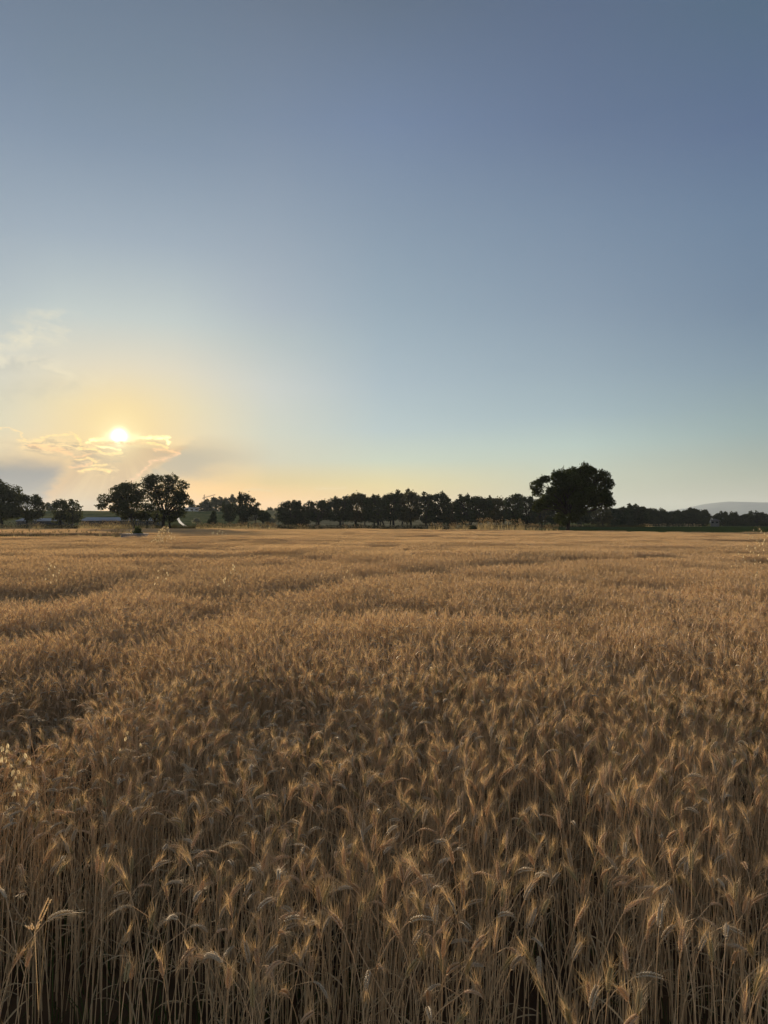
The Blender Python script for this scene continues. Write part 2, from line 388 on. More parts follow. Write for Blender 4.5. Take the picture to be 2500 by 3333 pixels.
# ------------------------------------------------------------------ materials
def new_mat(name):
    m = bpy.data.materials.new(name); m.use_nodes = True; m.node_tree.nodes.clear(); E.nt = m.node_tree; return m
def attr(name='tint', out=2):
    n = E.nt.nodes.new('ShaderNodeAttribute'); n.attribute_name = name; return E(n.outputs[out])
def wpos():
    n = E.nt.nodes.new('ShaderNodeNewGeometry'); return E(n.outputs['Position'])
def orand():
    n = E.nt.nodes.new('ShaderNodeObjectInfo'); return E(n.outputs['Random'])
def leafy(name, c0, c1, trans=.35, tcol=1.25, nscale=.25, rough=.75, spec=.0, namt=.5):
    """thin plant matter: diffuse front, part of the light passes through"""
    m = new_mat(name); nt = m.node_tree
    f = attr() * .6 + orand() * .4
    nz = noise(wpos(), nscale, 3, .55)
    c = mixc(f, lin(c0), lin(c1))
    v = nz * (2 * namt) + (1 - namt)
    vv = E.nt.nodes.new('ShaderNodeCombineColor')
    for i in range(3): nt.links.new(v.s, vv.inputs[i])
    c = mixc(1.0, c, E(vv.outputs[0]), 'MULTIPLY')
    d = nt.nodes.new('ShaderNodeBsdfDiffuse'); t = nt.nodes.new('ShaderNodeBsdfTranslucent')
    nt.links.new(c.s, d.inputs[0])
    tc_ = mixc(1.0, c, (tcol, tcol, tcol * .85), 'MULTIPLY'); nt.links.new(tc_.s, t.inputs[0])
    mxs = nt.nodes.new('ShaderNodeMixShader'); mxs.inputs[0].default_value = trans
    nt.links.new(d.outputs[0], mxs.inputs[1]); nt.links.new(t.outputs[0], mxs.inputs[2])
    out = nt.nodes.new('ShaderNodeOutputMaterial')
    last = mxs.outputs[0]
    if spec > 0:
        gl = nt.nodes.new('ShaderNodeBsdfGlossy'); gl.inputs['Roughness'].default_value = .45
        gl.inputs[0].default_value = (1, .95, .85, 1)
        m2 = nt.nodes.new('ShaderNodeMixShader'); m2.inputs[0].default_value = spec
        nt.links.new(last, m2.inputs[1]); nt.links.new(gl.outputs[0], m2.inputs[2]); last = m2.outputs[0]
    nt.links.new(last, out.inputs[0]); return m
def solid(name, c0, c1, scale=1.0, rough=.9, bump=0.0, detail=4, metallic=0.0):
    m = new_mat(name); nt = m.node_tree
    nz = noise(wpos(), scale, detail, .6)
    c = mixc(sstep(nz, .3, .7), lin(c0), lin(c1))
    p = nt.nodes.new('ShaderNodeBsdfPrincipled'); nt.links.new(c.s, p.inputs['Base Color'])
    p.inputs['Roughness'].default_value = rough; p.inputs['Metallic'].default_value = metallic
    p.inputs['Specular IOR Level'].default_value = .25
    if bump:
        b = nt.nodes.new('ShaderNodeBump'); b.inputs['Strength'].default_value = bump; b.inputs['Distance'].default_value = .05
        nb = noise(wpos(), scale * 6, 4, .6); nt.links.new(nb.s, b.inputs['Height']); nt.links.new(b.outputs[0], p.inputs['Normal'])
    out = nt.nodes.new('ShaderNodeOutputMaterial'); nt.links.new(p.outputs[0], out.inputs[0]); return m
M_STEM = leafy('wheat_straw', (202,170,126), (226,196,152), .3, 1.0, .35, spec=.03, namt=.25)
M_EAR = leafy('wheat_ear_golden', (204,172,132), (228,196,156), .34, 1.03, .35, spec=.04, namt=.25)
M_EARP = leafy('wheat_ear_pale', (190,170,140), (210,192,160), .3, 1.1, .35, spec=.06, namt=.2)  # paler tone puts sky light caught by nodding ears into the colour
M_EARG = leafy('wheat_ear_greenish', (172,154,106), (194,172,122), .3, 1.1, .35, spec=.04, namt=.2)
M_AWN = leafy('wheat_awn', (210,172,124), (234,200,152), .46, 1.04, .35, spec=.04, namt=.25)
M_BLADE = leafy('dry_leaf_blade', (164,138,100), (198,172,132), .35, 1.1, .35, namt=.25)
M_OAT = leafy('oat_husk', (220,200,164), (240,224,190), .45, 1.2, .5, namt=.1)
M_OATSTEM = leafy('oat_stem', (196,170,122), (210,184,136), .3, 1.1, .5, namt=.1)
M_RED = leafy('reddish_grass_seed', (236,206,166), (250,232,200), .4, 1.2, .5, namt=.1)
M_GRASS = leafy('green_weeds', (52,66,32), (84,96,52), .35, 1.2, .5, namt=.3)
M_DRY = leafy('dry_verge_grass', (160,138,98), (200,180,138), .4, 1.2, .12, namt=.25)
M_WEED = leafy('low_dark_weeds', (48,48,28), (78,72,44), .3, 1.1, .12, namt=.3)
M_LEAF = leafy('oak_leaves', (38,44,22), (66,72,36), .28, 1.3, .3, namt=.3)
M_LEAF4 = leafy('olive_hedge_leaves', (58,58,32), (88,82,46), .3, 1.2, .2, namt=.3)
M_LEAF2 = leafy('hedgerow_leaves', (36,44,24), (64,70,38), .22, 1.2, .2, namt=.3)
M_LEAF3 = leafy('hazy_green_leaves', (48,54,32), (84,84,50), .4, 1.3, .2, namt=.3)
M_LEAFS = leafy('shrub_leaves', (62,72,40), (98,106,66), .35, 1.2, .5, namt=.3)
M_LEAFG = leafy('greyish_shrub_leaves', (120,118,96), (160,156,130), .35, 1.1, .2, namt=.3)
M_BARK = solid('bark', (30,26,22), (50,43,36), 2.5, .95, .5)
M_SOIL = solid('soil', (62,48,34), (92,72,52), 1.2, .95, .6)
M_GROUND = solid('rough_ground', (92,84,54), (140,124,84), .05, .95, .3)
M_CONC = solid('concrete', (128,126,124), (160,156,150), 1.8, .9, .3)
M_ROOF = solid('grey_sheet_roof', (132,132,134), (160,158,158), .5, .55, 0, metallic=.1)
M_WALLD = solid('shed_wall', (58,58,56), (80,78,74), .8, .9)
M_WALLW = solid('white_render', (205,203,198), (226,224,218), .8, .85)
M_GREYW = solid('shaded_grey_render', (86,84,80), (104,100,96), .8, .9)  # grey darkened to carry the shade of the trees around the house
M_TILE = solid('roof_tile', (96,70,56), (120,90,72), 1.5, .9)
M_GLASS = solid('dark_window', (18,20,24), (30,32,36), 1, .25)
M_STEEL = solid('crane_paint', (120,86,40), (140,104,50), .5, .6)
M_TRACK = solid('pale_track', (214,206,180), (240,232,206), .35, .95, .3)
M_HILL = solid('green_slope', (74,78,44), (110,108,66), .03, .95, .4)
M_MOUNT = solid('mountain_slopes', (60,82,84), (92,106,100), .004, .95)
M_CROP = leafy('green_crop', (46,58,30), (72,84,46), .3, 1.2, .05, namt=.3)
M_BIRD = solid('bird_plumage', (30,28,26), (50,46,42), 20, .9)

# ------------------------------------------------------------------ terrain
EDGE_PX = [-900, 0, 600, 1250, 1500, 1850, 2100, 2500, 3400]
EDGE_Y = [1722, 1722, 1722, 1722.5, 1725.5, 1729, 1730, 1735, 1747]
_et = [(p - CX) / F_PX for p in EDGE_PX]
_ed = [.92 * F_PX / (y - HZ) for y in EDGE_Y]
def edge_d(x, y): return np.interp(np.asarray(x) / np.maximum(np.asarray(y), .1), _et, _ed)
def pxof(x, y): return CX + F_PX * np.asarray(x) / np.maximum(np.asarray(y), .1)
RIDGE = ([-600, 0, 300, 560, 650, 1000, 1150, 1300, 1500, 1700, 2100, 3000], [1664, 1662, 1662, 1664, 1668, 1664, 1672, 1686, 1694, 1698, 1702, 1703])
def ground_z(x, y):
    x = np.asarray(x, float); y = np.asarray(y, float)
    e = edge_d(x, np.maximum(y, 5.))
    base_ = .57 * ss(0, 60, y - e - 4)
    px = pxof(x, np.maximum(y, 100.))
    rz = CAM_H + (HZ - np.interp(px, *RIDGE)) / F_PX * 420.
    hill = np.maximum(rz - .57, 0) * ss(215, 410, y) * (1 - .55 * ss(1200, 3000, y))
    nz = (vnoise(x / 14, y / 14, 3) - .5) * .5 * ss(150, 260, y) + (vnoise(x / 45, y / 45, 4) - .5) * 2.2 * ss(240, 360, y) * ss(0, 4, hill)
    return base_ + hill + nz * .6
def grid(xs, ys, zf, name, mat):
    X, Y = np.meshgrid(xs, ys); Z = zf(X, Y)
    V = np.stack([X, Y, Z], -1).reshape(-1, 3); nx, ny = len(xs), len(ys)
    i = np.arange(nx - 1)[None, :] + np.arange(ny - 1)[:, None] * nx
    Fc = np.stack([i, i + 1, i + nx + 1, i + nx], -1).reshape(-1, 4)
    mb = MB(); mb.add(V, Fc); return mb.build(name, mat, smooth=True)
# far ground with the hills, in one sheet to the horizon; material by distance and slope
M_LAND = new_mat('farmland'); nt2 = M_LAND.node_tree
sp = nt2.nodes.new('ShaderNodeSeparateXYZ'); nt2.links.new(wpos().s, sp.inputs[0])
gx, gy = E(sp.outputs[0]), E(sp.outputs[1])
nz = noise(wpos(), .06, 4, .6); nzf = noise(wpos(), .5, 4, .6); nzr = noise(wpos(), 3., 3, .6)
cs = mixc(sstep(nzr, .3, .7), lin((66,50,36)), lin((96,74,52)))                     # bare soil under the crop
cdry = mixc(sstep(nz * .5 + nzf * .5, .38, .62), lin((112,102,74)), lin((148,136,102)))       # pale stubble beyond the hedge
cgr = mixc(sstep(nz * .5 + nzf * .5, .4, .6), lin((66,74,40)), lin((112,108,66)))
mid = sstep(gx / M('MAXIMUM', gy, 1.), (760 - CX) / F_PX, (960 - CX) / F_PX) * sstep(gx / M('MAXIMUM', gy, 1.), (1750 - CX) / F_PX, (1600 - CX) / F_PX)
cfar = mixc(mid, cgr, cdry)
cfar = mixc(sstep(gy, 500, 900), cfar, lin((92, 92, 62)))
cc = mixc(sstep(gy, 100, 150), cs, cfar)
pb = nt2.nodes.new('ShaderNodeBsdfDiffuse'); nt2.links.new(cc.s, pb.inputs[0])
oo = nt2.nodes.new('ShaderNodeOutputMaterial'); nt2.links.new(pb.outputs[0], oo.inputs[0])
ys = np.concatenate([np.arange(-60, 100, 10.), np.arange(100, 460, 6.), np.array([480, 520, 600, 700, 900, 1200, 1800, 3000, 5000, 9000.])])
xs = np.concatenate([-np.array([9000, 5000, 3000, 1800, 1100, 700, 500, 420]), np.arange(-360, 361, 8.), np.array([420, 500, 700, 1100, 1800, 3000, 5000, 9000])])
tag(grid(xs, ys, ground_z, 'ground', M_LAND), 'brown and green farmland ground running to the horizon', 'ground', kind='structure')

# distant mountain
MD = 6000.
mr = ([1500, 2000, 2180, 2235, 2246, 2310, 2360, 2500, 2700, 2900, 3100, 3500], [1706, 1690, 1664, 1653, 1655, 1638, 1632, 1635, 1641, 1662, 1690, 1706])
def mount_z(X, Y):
    px = pxof(X, MD)
    h = np.maximum((HZ - np.interp(px, *mr)) / F_PX * MD + CAM_H, 0)
    return h * np.exp(-((Y - MD) / 900.) ** 2) + (vnoise(X / 160, Y / 160, 8) - .5) * 22 * ss(5, 60, h) * ss(30, 500, np.abs(Y - MD)) - 2
tag(grid(np.linspace(600, 5800, 120), np.linspace(MD - 2300, MD + 2000, 60), mount_z, 'mountain', M_MOUNT), 'long low blue mountain ridge on the right horizon', 'mountain', kind='structure')

# ------------------------------------------------------------------ wheat
def stalk_curve(nod, lean, L, n=10, ear=.08, ne=7):
    """stem points and ear points in the XZ plane"""
    s = np.linspace(0, 1, n); th = lean + nod * .45 * ss(.55, 1., s) ** 1.5
    ds = L / (n - 1); x = np.concatenate([[0], np.cumsum(np.sin((th[1:] + th[:-1]) / 2) * ds)]); z = np.concatenate([[0], np.cumsum(np.cos((th[1:] + th[:-1]) / 2) * ds)])
    stem = np.stack([x, x * 0, z], 1)
    t0 = th[-1]; te = t0 + nod * .55 * np.linspace(0, 1, ne) ** .8
    de = ear / (ne - 1)
    xe = x[-1] + np.concatenate([[0], np.cumsum(np.sin(te[1:]) * de)]); ze = z[-1] + np.concatenate([[0], np.cumsum(np.cos(te[1:]) * de)])
    return stem, np.stack([xe, xe * 0, ze], 1)
def spindle(mb, c, d, L, r, mat, tint, up, sides=4):
    d = nrm(d); u = nrm(np.cross(d, up)); w = np.cross(d, u)
    a = np.arange(sides) / sides * 2 * np.pi
    ring = np.cos(a)[:, None] * u * 1.0 + np.sin(a)[:, None] * w * .75
    V = np.concatenate([[c], c + d * L * .3 + ring * r, c + d * L * .68 + ring * r * .8, [c + d * L]])
    Fc = []
    S = sides
    for j in range(S):
        k = (j + 1) % S
        Fc += [(0, 1 + k, 1 + j), (1 + j, 1 + k, 1 + S + k), (1 + j, 1 + S + k, 1 + S + j), (1 + S + j, 1 + S + k, 2 * S + 1)]
    mb.add(V, Fc, mat, tint)
def needle(mb, p, d, L, w, mat, tint, bend=None):
    d = nrm(d); u = nrm(np.cross(d, [.3, .2, .9])); v = np.cross(d, u)
    tip = p + d * L + (bend if bend is not None else 0)
    mid_ = p + d * L * .5 + (bend * .18 if bend is not None else 0)
    V = [p + u * w, p - u * w * .5 + v * w * .87, p - u * w * .5 - v * w * .87, mid_ + u * w * .7, mid_ - u * w * .35 + v * w * .6, mid_ - u * w * .35 - v * w * .6, tip]
    mb.add([p + u * w, p - u * w, mid_ - u * w * .75, mid_ + u * w * .75, tip], [(0,1,2),(0,2,3),(3,2,4)], mat, tint)
def make_stalk(r, nod, lean, L, earlen=.085, quality=2, mats=(0, 1, 2, 3)):
    """returns parts: stem, ear, awns, blade"""
    stem, ear = stalk_curve(nod, lean, L, 10, earlen)
    P = {k: MB() for k in ('stem', 'ear', 'awns', 'blade')}; P['blades'] = []
    tn = r.random()
    wob = np.zeros_like(stem); wob[:, 1] = np.sin(np.linspace(0, 3, len(stem)) + r.random() * 6) * .006
    wob -= wob[-1]
    stem = stem + wob * np.linspace(1, 0, len(stem))[:, None]
    rr = np.linspace(.0021, .0012, len(stem))
    tube(P['stem'], stem, rr, 5, mats[0], tn)
    for s_ in (.33, .62):                                    # straw nodes
        i = s_ * (len(stem) - 1); a = int(i); p = stem[a] + (stem[a + 1] - stem[a]) * (i - a); d = nrm(stem[a + 1] - stem[a])
        tube(P['stem'], [p - d * .003, p, p + d * .003], [.0018, .0028, .0018], 5, mats[0], tn * .4)
    T = nrm(np.gradient(ear, axis=0)); B = np.array([0., 1, 0]); tw = r.uniform(0, np.pi)
    ns = 19
    for i in range(ns):
        t = i / (ns - 1) * .93; k = t * (len(ear) - 1); a = int(k); f = k - a
        p = ear[a] * (1 - f) + ear[min(a + 1, len(ear) - 1)] * f; d = T[a]; N = np.cross(d, B)
        side = (B * math.cos(tw) + N * math.sin(tw)) * (1 if i % 2 else -1); oth = np.cross(d, side)
        env = .62 + .5 * math.sin(math.pi * min(1, t * .95 + .12))
        for q in (-1, 1):
            dd_ = d * .9 + side * .42 + oth * q * .26 + r.normal(0, .04, 3)
            spindle(P['ear'], p + side * .0012, dd_, .0135 * env, .0026 * env, mats[1], np.clip(tn + r.normal(0, .2), 0, 1), oth)
            da = d * 1.0 + side * r.uniform(.2, .6) + oth * q * r.uniform(.05, .4)
            pa_ = p + nrm(dd_) * .011 * env
            needle(P['awns'], pa_, da, r.uniform(.048, .074) * (1 - .25 * t), .00025, mats[2], np.clip(tn + r.normal(0, .2), 0, 1), (side * .008 + np.array([0, 0, -.003])) * r.uniform(.3, 1.2))
    for _ in range(5):
        needle(P['awns'], ear[-1] - T[-1] * .004, T[-1] + r.normal(0, .14, 3), r.uniform(.035, .055), .0004, mats[2], tn)
    nb = 1 + int(r.random() < .6)
    for b in range(nb):                                      # dry leaf blades
        s_ = r.uniform(.35, .72); a = int(s_ * (len(stem) - 1)); p = stem[a]
        az_ = r.uniform(0, 2 * np.pi); h = np.array([math.cos(az_), math.sin(az_), 0]); sd = np.array([-h[1], h[0], 0])
        Lb = r.uniform(.10, .2); n = 7; up = r.uniform(-.2, 1.1); drop = r.uniform(.1, 1.5) if r.random() < .75 else r.uniform(1.5, 3); pts = []; q = p.copy(); ang_ = up
        for j in range(n):
            pts.append(q.copy()); q = q + (h * math.cos(ang_) + np.array([0, 0, math.sin(ang_)])) * Lb / n; ang_ -= drop / n
        pts = np.array(pts); wv = .0028 * np.sin(np.linspace(.5, 3.1, n))[:, None]
        tws = np.linspace(0, r.uniform(-1.5, 1.5), n)[:, None]
        dirn = sd * np.cos(tws) + np.array([0, 0, 1.]) * np.sin(tws)
        V = np.concatenate([pts - dirn * wv, pts + dirn * wv]); Fc = [(j, j + 1, n + j + 1, n + j) for j in range(n - 1)]
        tb_ = r.random(); P['blade'].add(V, Fc, mats[3], tb_); b1 = MB(); b1.add(V, Fc, mats[3], tb_); P['blades'].append(b1)
    return P
POSES = [('upright', .35, .04), ('upright', .2, .10), ('leaning', .7, .14), ('leaning', .5, .20), ('arching', 1.25, .08), ('arching', 1.6, .06), ('nodding', 2.1, .08), ('nodding', 2.5, .05)]
TONES = [('golden brown', M_EAR), ('pale greyish', M_EARP), ('dull greenish', M_EARG)]
r_ = np.random.default_rng(3)
variants = []
for i in range(20):
    pose, nod, lean = POSES[i % len(POSES)]
    if pose in ('nodding', 'arching'): tone = 1 if i % 3 else 0
    else: tone = 2 if i % 7 == 3 else (1 if i % 5 == 1 else 0)
    L = r_.uniform(.68, .75) + (.04 if nod > 1 else 0)
    P = make_stalk(r_, nod + r_.normal(0, .1), lean + r_.normal(0, .02), L, r_.uniform(.058, .08))
    variants.append((pose, tone, P))
lod_col = bpy.data.collections.new('wheat_variants')        # source meshes of the instanced crop; not linked to the scene
MATS = [M_STEM, M_EAR, M_AWN, M_BLADE, M_EARP, M_EARG]
lod_names = []
def add_lod(mb, smooth=False):
    o = bpy.data.objects.new('wheat_patch_%03d' % len(lod_names), mb.mesh('wheat_patch', MATS, smooth)); lod_col.objects.link(o)
    lod_names.append(o.name); return len(lod_names) - 1
near_ids = []
for pose, tone, P in variants:
    mb = MB()
    for k in ('stem', 'ear', 'awns', 'blade'):
        V, Fc, m_, t_ = P[k].arrays()
        if k == 'ear': m_ = np.full_like(m_, (1, 4, 5)[tone])
        mb.v.append(V); mb.f.append(Fc + mb.n); mb.n += len(V); mb.m.append(m_); mb.t.append(t_)
    near_ids.append(add_lod(mb, False))
_bent = []
for _b in range(4):                                         # bent and broken straws without an ear
    mb = MB(); a_ = r_.uniform(.5, 1.15); L1 = r_.uniform(.25, .45); L2 = r_.uniform(.2, .4)
    p1 = np.array([math.sin(.1) * L1, 0, math.cos(.1) * L1]); p2 = p1 + np.array([math.sin(a_), r_.normal(0, .2), math.cos(a_)]) * L2
    tube(mb, [[0, 0, 0], p1 * .5, p1, (p1 + p2) / 2, p2], [.002, .0019, .0017, .0015, .0012], 5, 0, r_.random())
    _bent.append(add_lod(mb))
_bare = []
for _b in range(6):                                         # upright straws that carry no ear, some with a withered blade
    mb = MB(); st_, _e = stalk_curve(r_.uniform(.1, .5), r_.normal(.05, .05), r_.uniform(.56, .7), 8, .05)
    tube(mb, st_, np.linspace(.0022, .0012, 8), 5, 0, r_.random())
    for q_ in range(2):
        p_ = st_[r_.integers(3, 7)]; a_ = r_.uniform(0, 6.28); h_ = np.array([math.cos(a_), math.sin(a_), 0]); sd_ = np.array([-h_[1], h_[0], .2]) * .0026
        u1 = p_ + h_ * .05 + [0, 0, .06]; u2 = p_ + h_ * r_.uniform(.09, .14) + [0, 0, r_.uniform(-.05, .08)]
        mb.add([p_ - sd_ * .5, p_ + sd_ * .5, u1 + sd_, u1 - sd_, u2], [(0, 1, 2), (0, 2, 3), (3, 2, 4)], 3, r_.random())
    _bare.append(add_lod(mb))
def simple_stalk(r, lod):
    """lighter stalks: lod 1 for 5-20 m, lod 2 beyond"""
    mb = MB(); tn = r.random()
    u = r.random()
    nod = r.uniform(.05, .6) if u < .8 else (r.uniform(.9, 1.6) if u < .93 else r.uniform(1.7, 2.5))
    L = r.uniform(.62, .76) + (.04 if nod > 1 else 0)
    stem, ear = stalk_curve(nod, r.normal(.07, .06), L, 5 if lod == 1 else 4, r.uniform(.058, .08), 4)
    w = .0019 if lod == 1 else .0028
    tube(mb, stem, np.linspace(w, w * .7, len(stem)), 3, 0, tn)
    er = [.003, .0052, .0048, .0013] if lod == 1 else [.004, .0075, .007, .003]
    tube(mb, ear, er, 4 if lod == 1 else 3, 4 if (nod > 1 and r.random() < .5) else 1, tn)
    T = nrm(np.gradient(ear, axis=0)); na = 24 if lod == 1 else 9
    for i in range(na):
        k = r.integers(0, 3); d = T[k] + r.normal(0, .2, 3); p = ear[k] + (ear[k + 1] - ear[k]) * r.random()
        d = nrm(d); uu = nrm(np.cross(d, r.normal(0, 1, 3))); Lw = r.uniform(.05, .08); ww = .00045 if lod == 1 else .0014
        mb.add([p - uu * ww, p + uu * ww, p + d * Lw], [(0, 1, 2)], 2, np.clip(tn + r.normal(0, .2), 0, 1))
    if r.random() < (.5 if lod == 1 else .3):
        a = r.uniform(0, 6.28); h = np.array([math.cos(a), math.sin(a), 0]); p = stem[len(stem) // 2]; sd = np.array([-h[1], h[0], .3]) * (.004 if lod == 1 else .006)
        mb.add([p - sd, p + sd, p + h * .08 + [0, 0, .06] + sd, p + h * .08 + [0, 0, .06] - sd, p + h * .16 + [0, 0, .02]], [(0, 1, 2), (0, 2, 3), (3, 2, 4)], 3, tn)
    return mb
r1 = np.random.default_rng(21)
pool1 = [simple_stalk(r1, 1) for _ in range(60)]
pool2 = [simple_stalk(r1, 2) for _ in range(60)]
def patch(pool, size, count, r):
    mb = MB()
    for _ in range(count):
        x, y = r.uniform(-size / 2, size / 2, 2)
        mb.addmb(pool[r.integers(len(pool))], (x, y, 0), r.uniform(0, 6.28) if r.random() < .6 else r.normal(.6, .7), r.uniform(.88, 1.08), float(np.clip(r.normal(.5, .25), 0, 1)))
    return mb
mid_ids = [add_lod(patch(pool1, .54, 165, r1)) for _ in range(8)]
far_ids = [add_lod(patch(pool2, 2.1, 1900, r1)) for _ in range(5)]

HOLLOWS = [(90, 2040, 130, 26), (30, 2150, 150, 40), (130, 2290, 130, 50), (680, 1935, 120, 16), (1130, 1985, 120, 16), (1420, 1990, 90, 14), (1000, 1842, 80, 7), (2080, 1900, 260, 8), (2200, 2190, 190, 40), (1560, 2150, 120, 30), (470, 1790, 110, 5), (1780, 1985, 120, 14), (700, 2010, 70, 16), (2460, 2110, 90, 26), (880, 2290, 120, 36), (1350, 1800, 180, 5), (1700, 1838, 140, 6), (1900, 2060, 120, 16), (1180, 2110, 90, 24)]
def _gp(px, py):
    D = .95 * F_PX / (py - HZ); return (px - CX) / F_PX * D, D
TRACKS = []
for line in ([(-160, 2400), (60, 2310), (190, 2225), (300, 2140), (470, 2060), (700, 1975), (960, 1915), (1250, 1870), (1700, 1830), (2500, 1795)],
             [(380, 1752), (560, 1775), (760, 1800), (1000, 1822), (1200, 1845), (1500, 1868), (2000, 1905), (2600, 1950)],
             [(-100, 1990), (90, 1960), (300, 1910), (560, 1868), (900, 1838)]):
    for a_, b_ in zip(line, line[1:]): TRACKS.append((*_gp(*a_), *_gp(*b_)))
def crop_height(x, y):
    """slow rise and fall of the crop, rows and tracks where it stands thin or lower"""
    h = 1.0 + .16 * (vnoise(x / 2.6, y / 1.9, 1) - .5) + .16 * (vnoise(x / 8, y / 6, 2) - .5) + .10 * (vnoise(x / .8, y / .8, 5) - .5)
    lodged = ss(.70, .86, vnoise(x / 9, y / 2.6, 6)) * ss(7, 12, y)
    h = h - .30 * lodged
    for (x0, y0, x1, y1) in TRACKS:
        bx, by = x1 - x0, y1 - y0; t = np.clip(((x - x0) * bx + (y - y0) * by) / (bx * bx + by * by), 0, 1)
        d2 = (x - x0 - t * bx) ** 2 + (y - y0 - t * by) ** 2
        h = h - .15 * np.exp(-d2 / (.28 + .012 * y) ** 2) * (.5 + .8 * vnoise(x / 1.1, y / 1.1, 16))
    for (px, py, wx, wy) in HOLLOWS:
        D = .95 * F_PX / (py - HZ); D2 = .95 * F_PX / (py + wy - HZ); X = (px - CX) / F_PX * D; sx = wx / F_PX * D; sy = D - D2
        q = ((x - X) / sx) ** 2 + ((y - D) / sy) ** 2
        h = h - .16 * np.exp(-q) * (.6 + .8 * vnoise(x / .6, y / .6, 15))
    return h
def in_field(x, y):
    e = edge_d(x, y); px = pxof(x, y)
    ditch = (px < 428) & (y > 51) & (y < 71)
    ditch |= (px < 474) & (px > 376) & (y > 49.5) & (y < 56)
    return (y < e + (vnoise(x / 5, y * 0, 7) - .5) * 3) & ~ditch
pts, rot, scl, idx = [], [], [], []
# nearest stalks, one by one
NEAR0, NEAR1 = 1.2, 4.6
n_try = 30000
ry = np.sqrt(rng.uniform(NEAR0 ** 2, NEAR1 ** 2, n_try)); rx = rng.uniform(-1, 1, n_try) * (.62 * ry + .35)
area = .62 * (NEAR1 ** 2 - NEAR0 ** 2) + .7 * (NEAR1 - NEAR0)
dens = 900.
keep_n = int(area * dens)
print('near stalks', keep_n)
ry = ry[:keep_n]; rx = rx[:keep_n]
thin = np.ones(len(ry))
thin *= .07 + .93 * ss(1.5, 2.75, ry + .5 * (vnoise(rx / .35, ry / .35, 12) - .5))
thin *= 1 - .6 * (1 - ss(-.75, -.1, rx)) * (1 - ss(1.7, 2.9, ry))        # open, weedy corner at the lower left
clump = vnoise(rx / .14, ry / .14, 14); thin *= .35 + .95 * ss(.25, .6, clump)
keep = rng.random(len(ry)) < thin
rx, ry = rx[keep], ry[keep]
hh = crop_height(rx, ry) * rng.normal(1.0, .055, len(rx))
hh *= .93 + .07 * ss(1.2, 2.0, ry)
vi = np.array([random.choice(range(20)) for _ in rx])
# upright kinds are commoner on the right, arching ones on the left
for k in range(len(rx)):
    if rx[k] > .15 and variants[vi[k]][0] in ('nodding', 'arching') and random.random() < .6: vi[k] = random.choice([i for i in range(20) if variants[i][0] in ('upright', 'leaning')])
    if rx[k] < -.05 and variants[vi[k]][0] == 'upright' and random.random() < .35: vi[k] = random.choice([i for i in range(20) if variants[i][0] in ('nodding', 'arching')])
tocam = np.arctan2(-ry, -rx)
rz = np.where(rng.random(len(rx)) < .75, rng.uniform(0, 2 * np.pi, len(rx)), rng.normal(.2, .6, len(rx)))
top_px = CY - F_PX * np.tan(np.arctan2(hh * .74 * WS - CAM_H, ry) - TILT)
pxx = CX + F_PX * rx / ry
infr = (pxx > -60) & (pxx < 2560) & (top_px < 3400)
order = np.argsort(np.where(infr, ry, 1e9))
earless = None
single = set([k for n_, k in enumerate(order[:420].tolist()) if n_ % 7 not in (2, 5)][:300])
parts_mesh = []
for i, (pose, tone, P) in enumerate(variants):
    em = TONES[tone][1]
    parts_mesh.append({'stem': P['stem'].mesh('stem', [M_STEM]), 'ear': P['ear'].mesh('ear', [em, em, em]), 'awns': P['awns'].mesh('awns', [M_AWN] * 3), 'leaf_blade': [q.mesh('leaf_blade', [M_BLADE] * 4) for q in P['blades']]})
def zone(px, y):
    return ('far left', 'left', 'left centre', 'right centre', 'right', 'far right')[int(np.clip(px / 2500 * 6, 0, 5))]
ORD = 'first second third fourth fifth sixth seventh eighth ninth tenth eleventh twelfth thirteenth fourteenth fifteenth sixteenth seventeenth eighteenth nineteenth twentieth'.split()
sl = sorted(single, key=lambda k: ry[k]); stalk_label = {}; combos = {}
for n_, k in enumerate(sl):
    rowt = 'frontmost' if n_ < 100 else ('second-rank' if n_ < 200 else 'third-rank')
    combos.setdefault((TONES[variants[vi[k]][1]][0], variants[vi[k]][0], rowt, zone(pxx[k], ry[k])), []).append(k)
for (tn_, ps_, rw_, zn_), ks in combos.items():
    ks.sort(key=lambda k: pxx[k])
    for q, k in enumerate(ks):
        stalk_label[k] = ('%s %s wheat stalk, ' % (tn_, ps_)) + ('%s from left among the %s ones at %s' % (ORD[q], rw_, zn_) if len(ks) > 1 else 'only such one among the %s ones at %s' % (rw_, zn_))
for k in sorted(single, key=lambda k: ry[k]):
    v = int(vi[k]); pose, tone, P = variants[v]; pm = parts_mesh[v]
    root = empty('wheat_stalk', (float(rx[k]), float(ry[k]), float(ground_z(rx[k], ry[k]))), float(rz[k]))
    s_ = float(hh[k]); root.scale = (WS, WS, WS * s_)
    tag(root, stalk_label[k], 'wheat stalk', 'wheat stalks along the near edge of the field')
    st = bpy.data.objects.new('stem', pm['stem']); col.objects.link(st); st.parent = root
    er_ = bpy.data.objects.new('ear', pm['ear']); col.objects.link(er_); er_.parent = root
    aw = bpy.data.objects.new('awns', pm['awns']); col.objects.link(aw); aw.parent = er_
    for bm_ in pm['leaf_blade']:
        lb = bpy.data.objects.new('leaf_blade', bm_); col.objects.link(lb); lb.parent = root
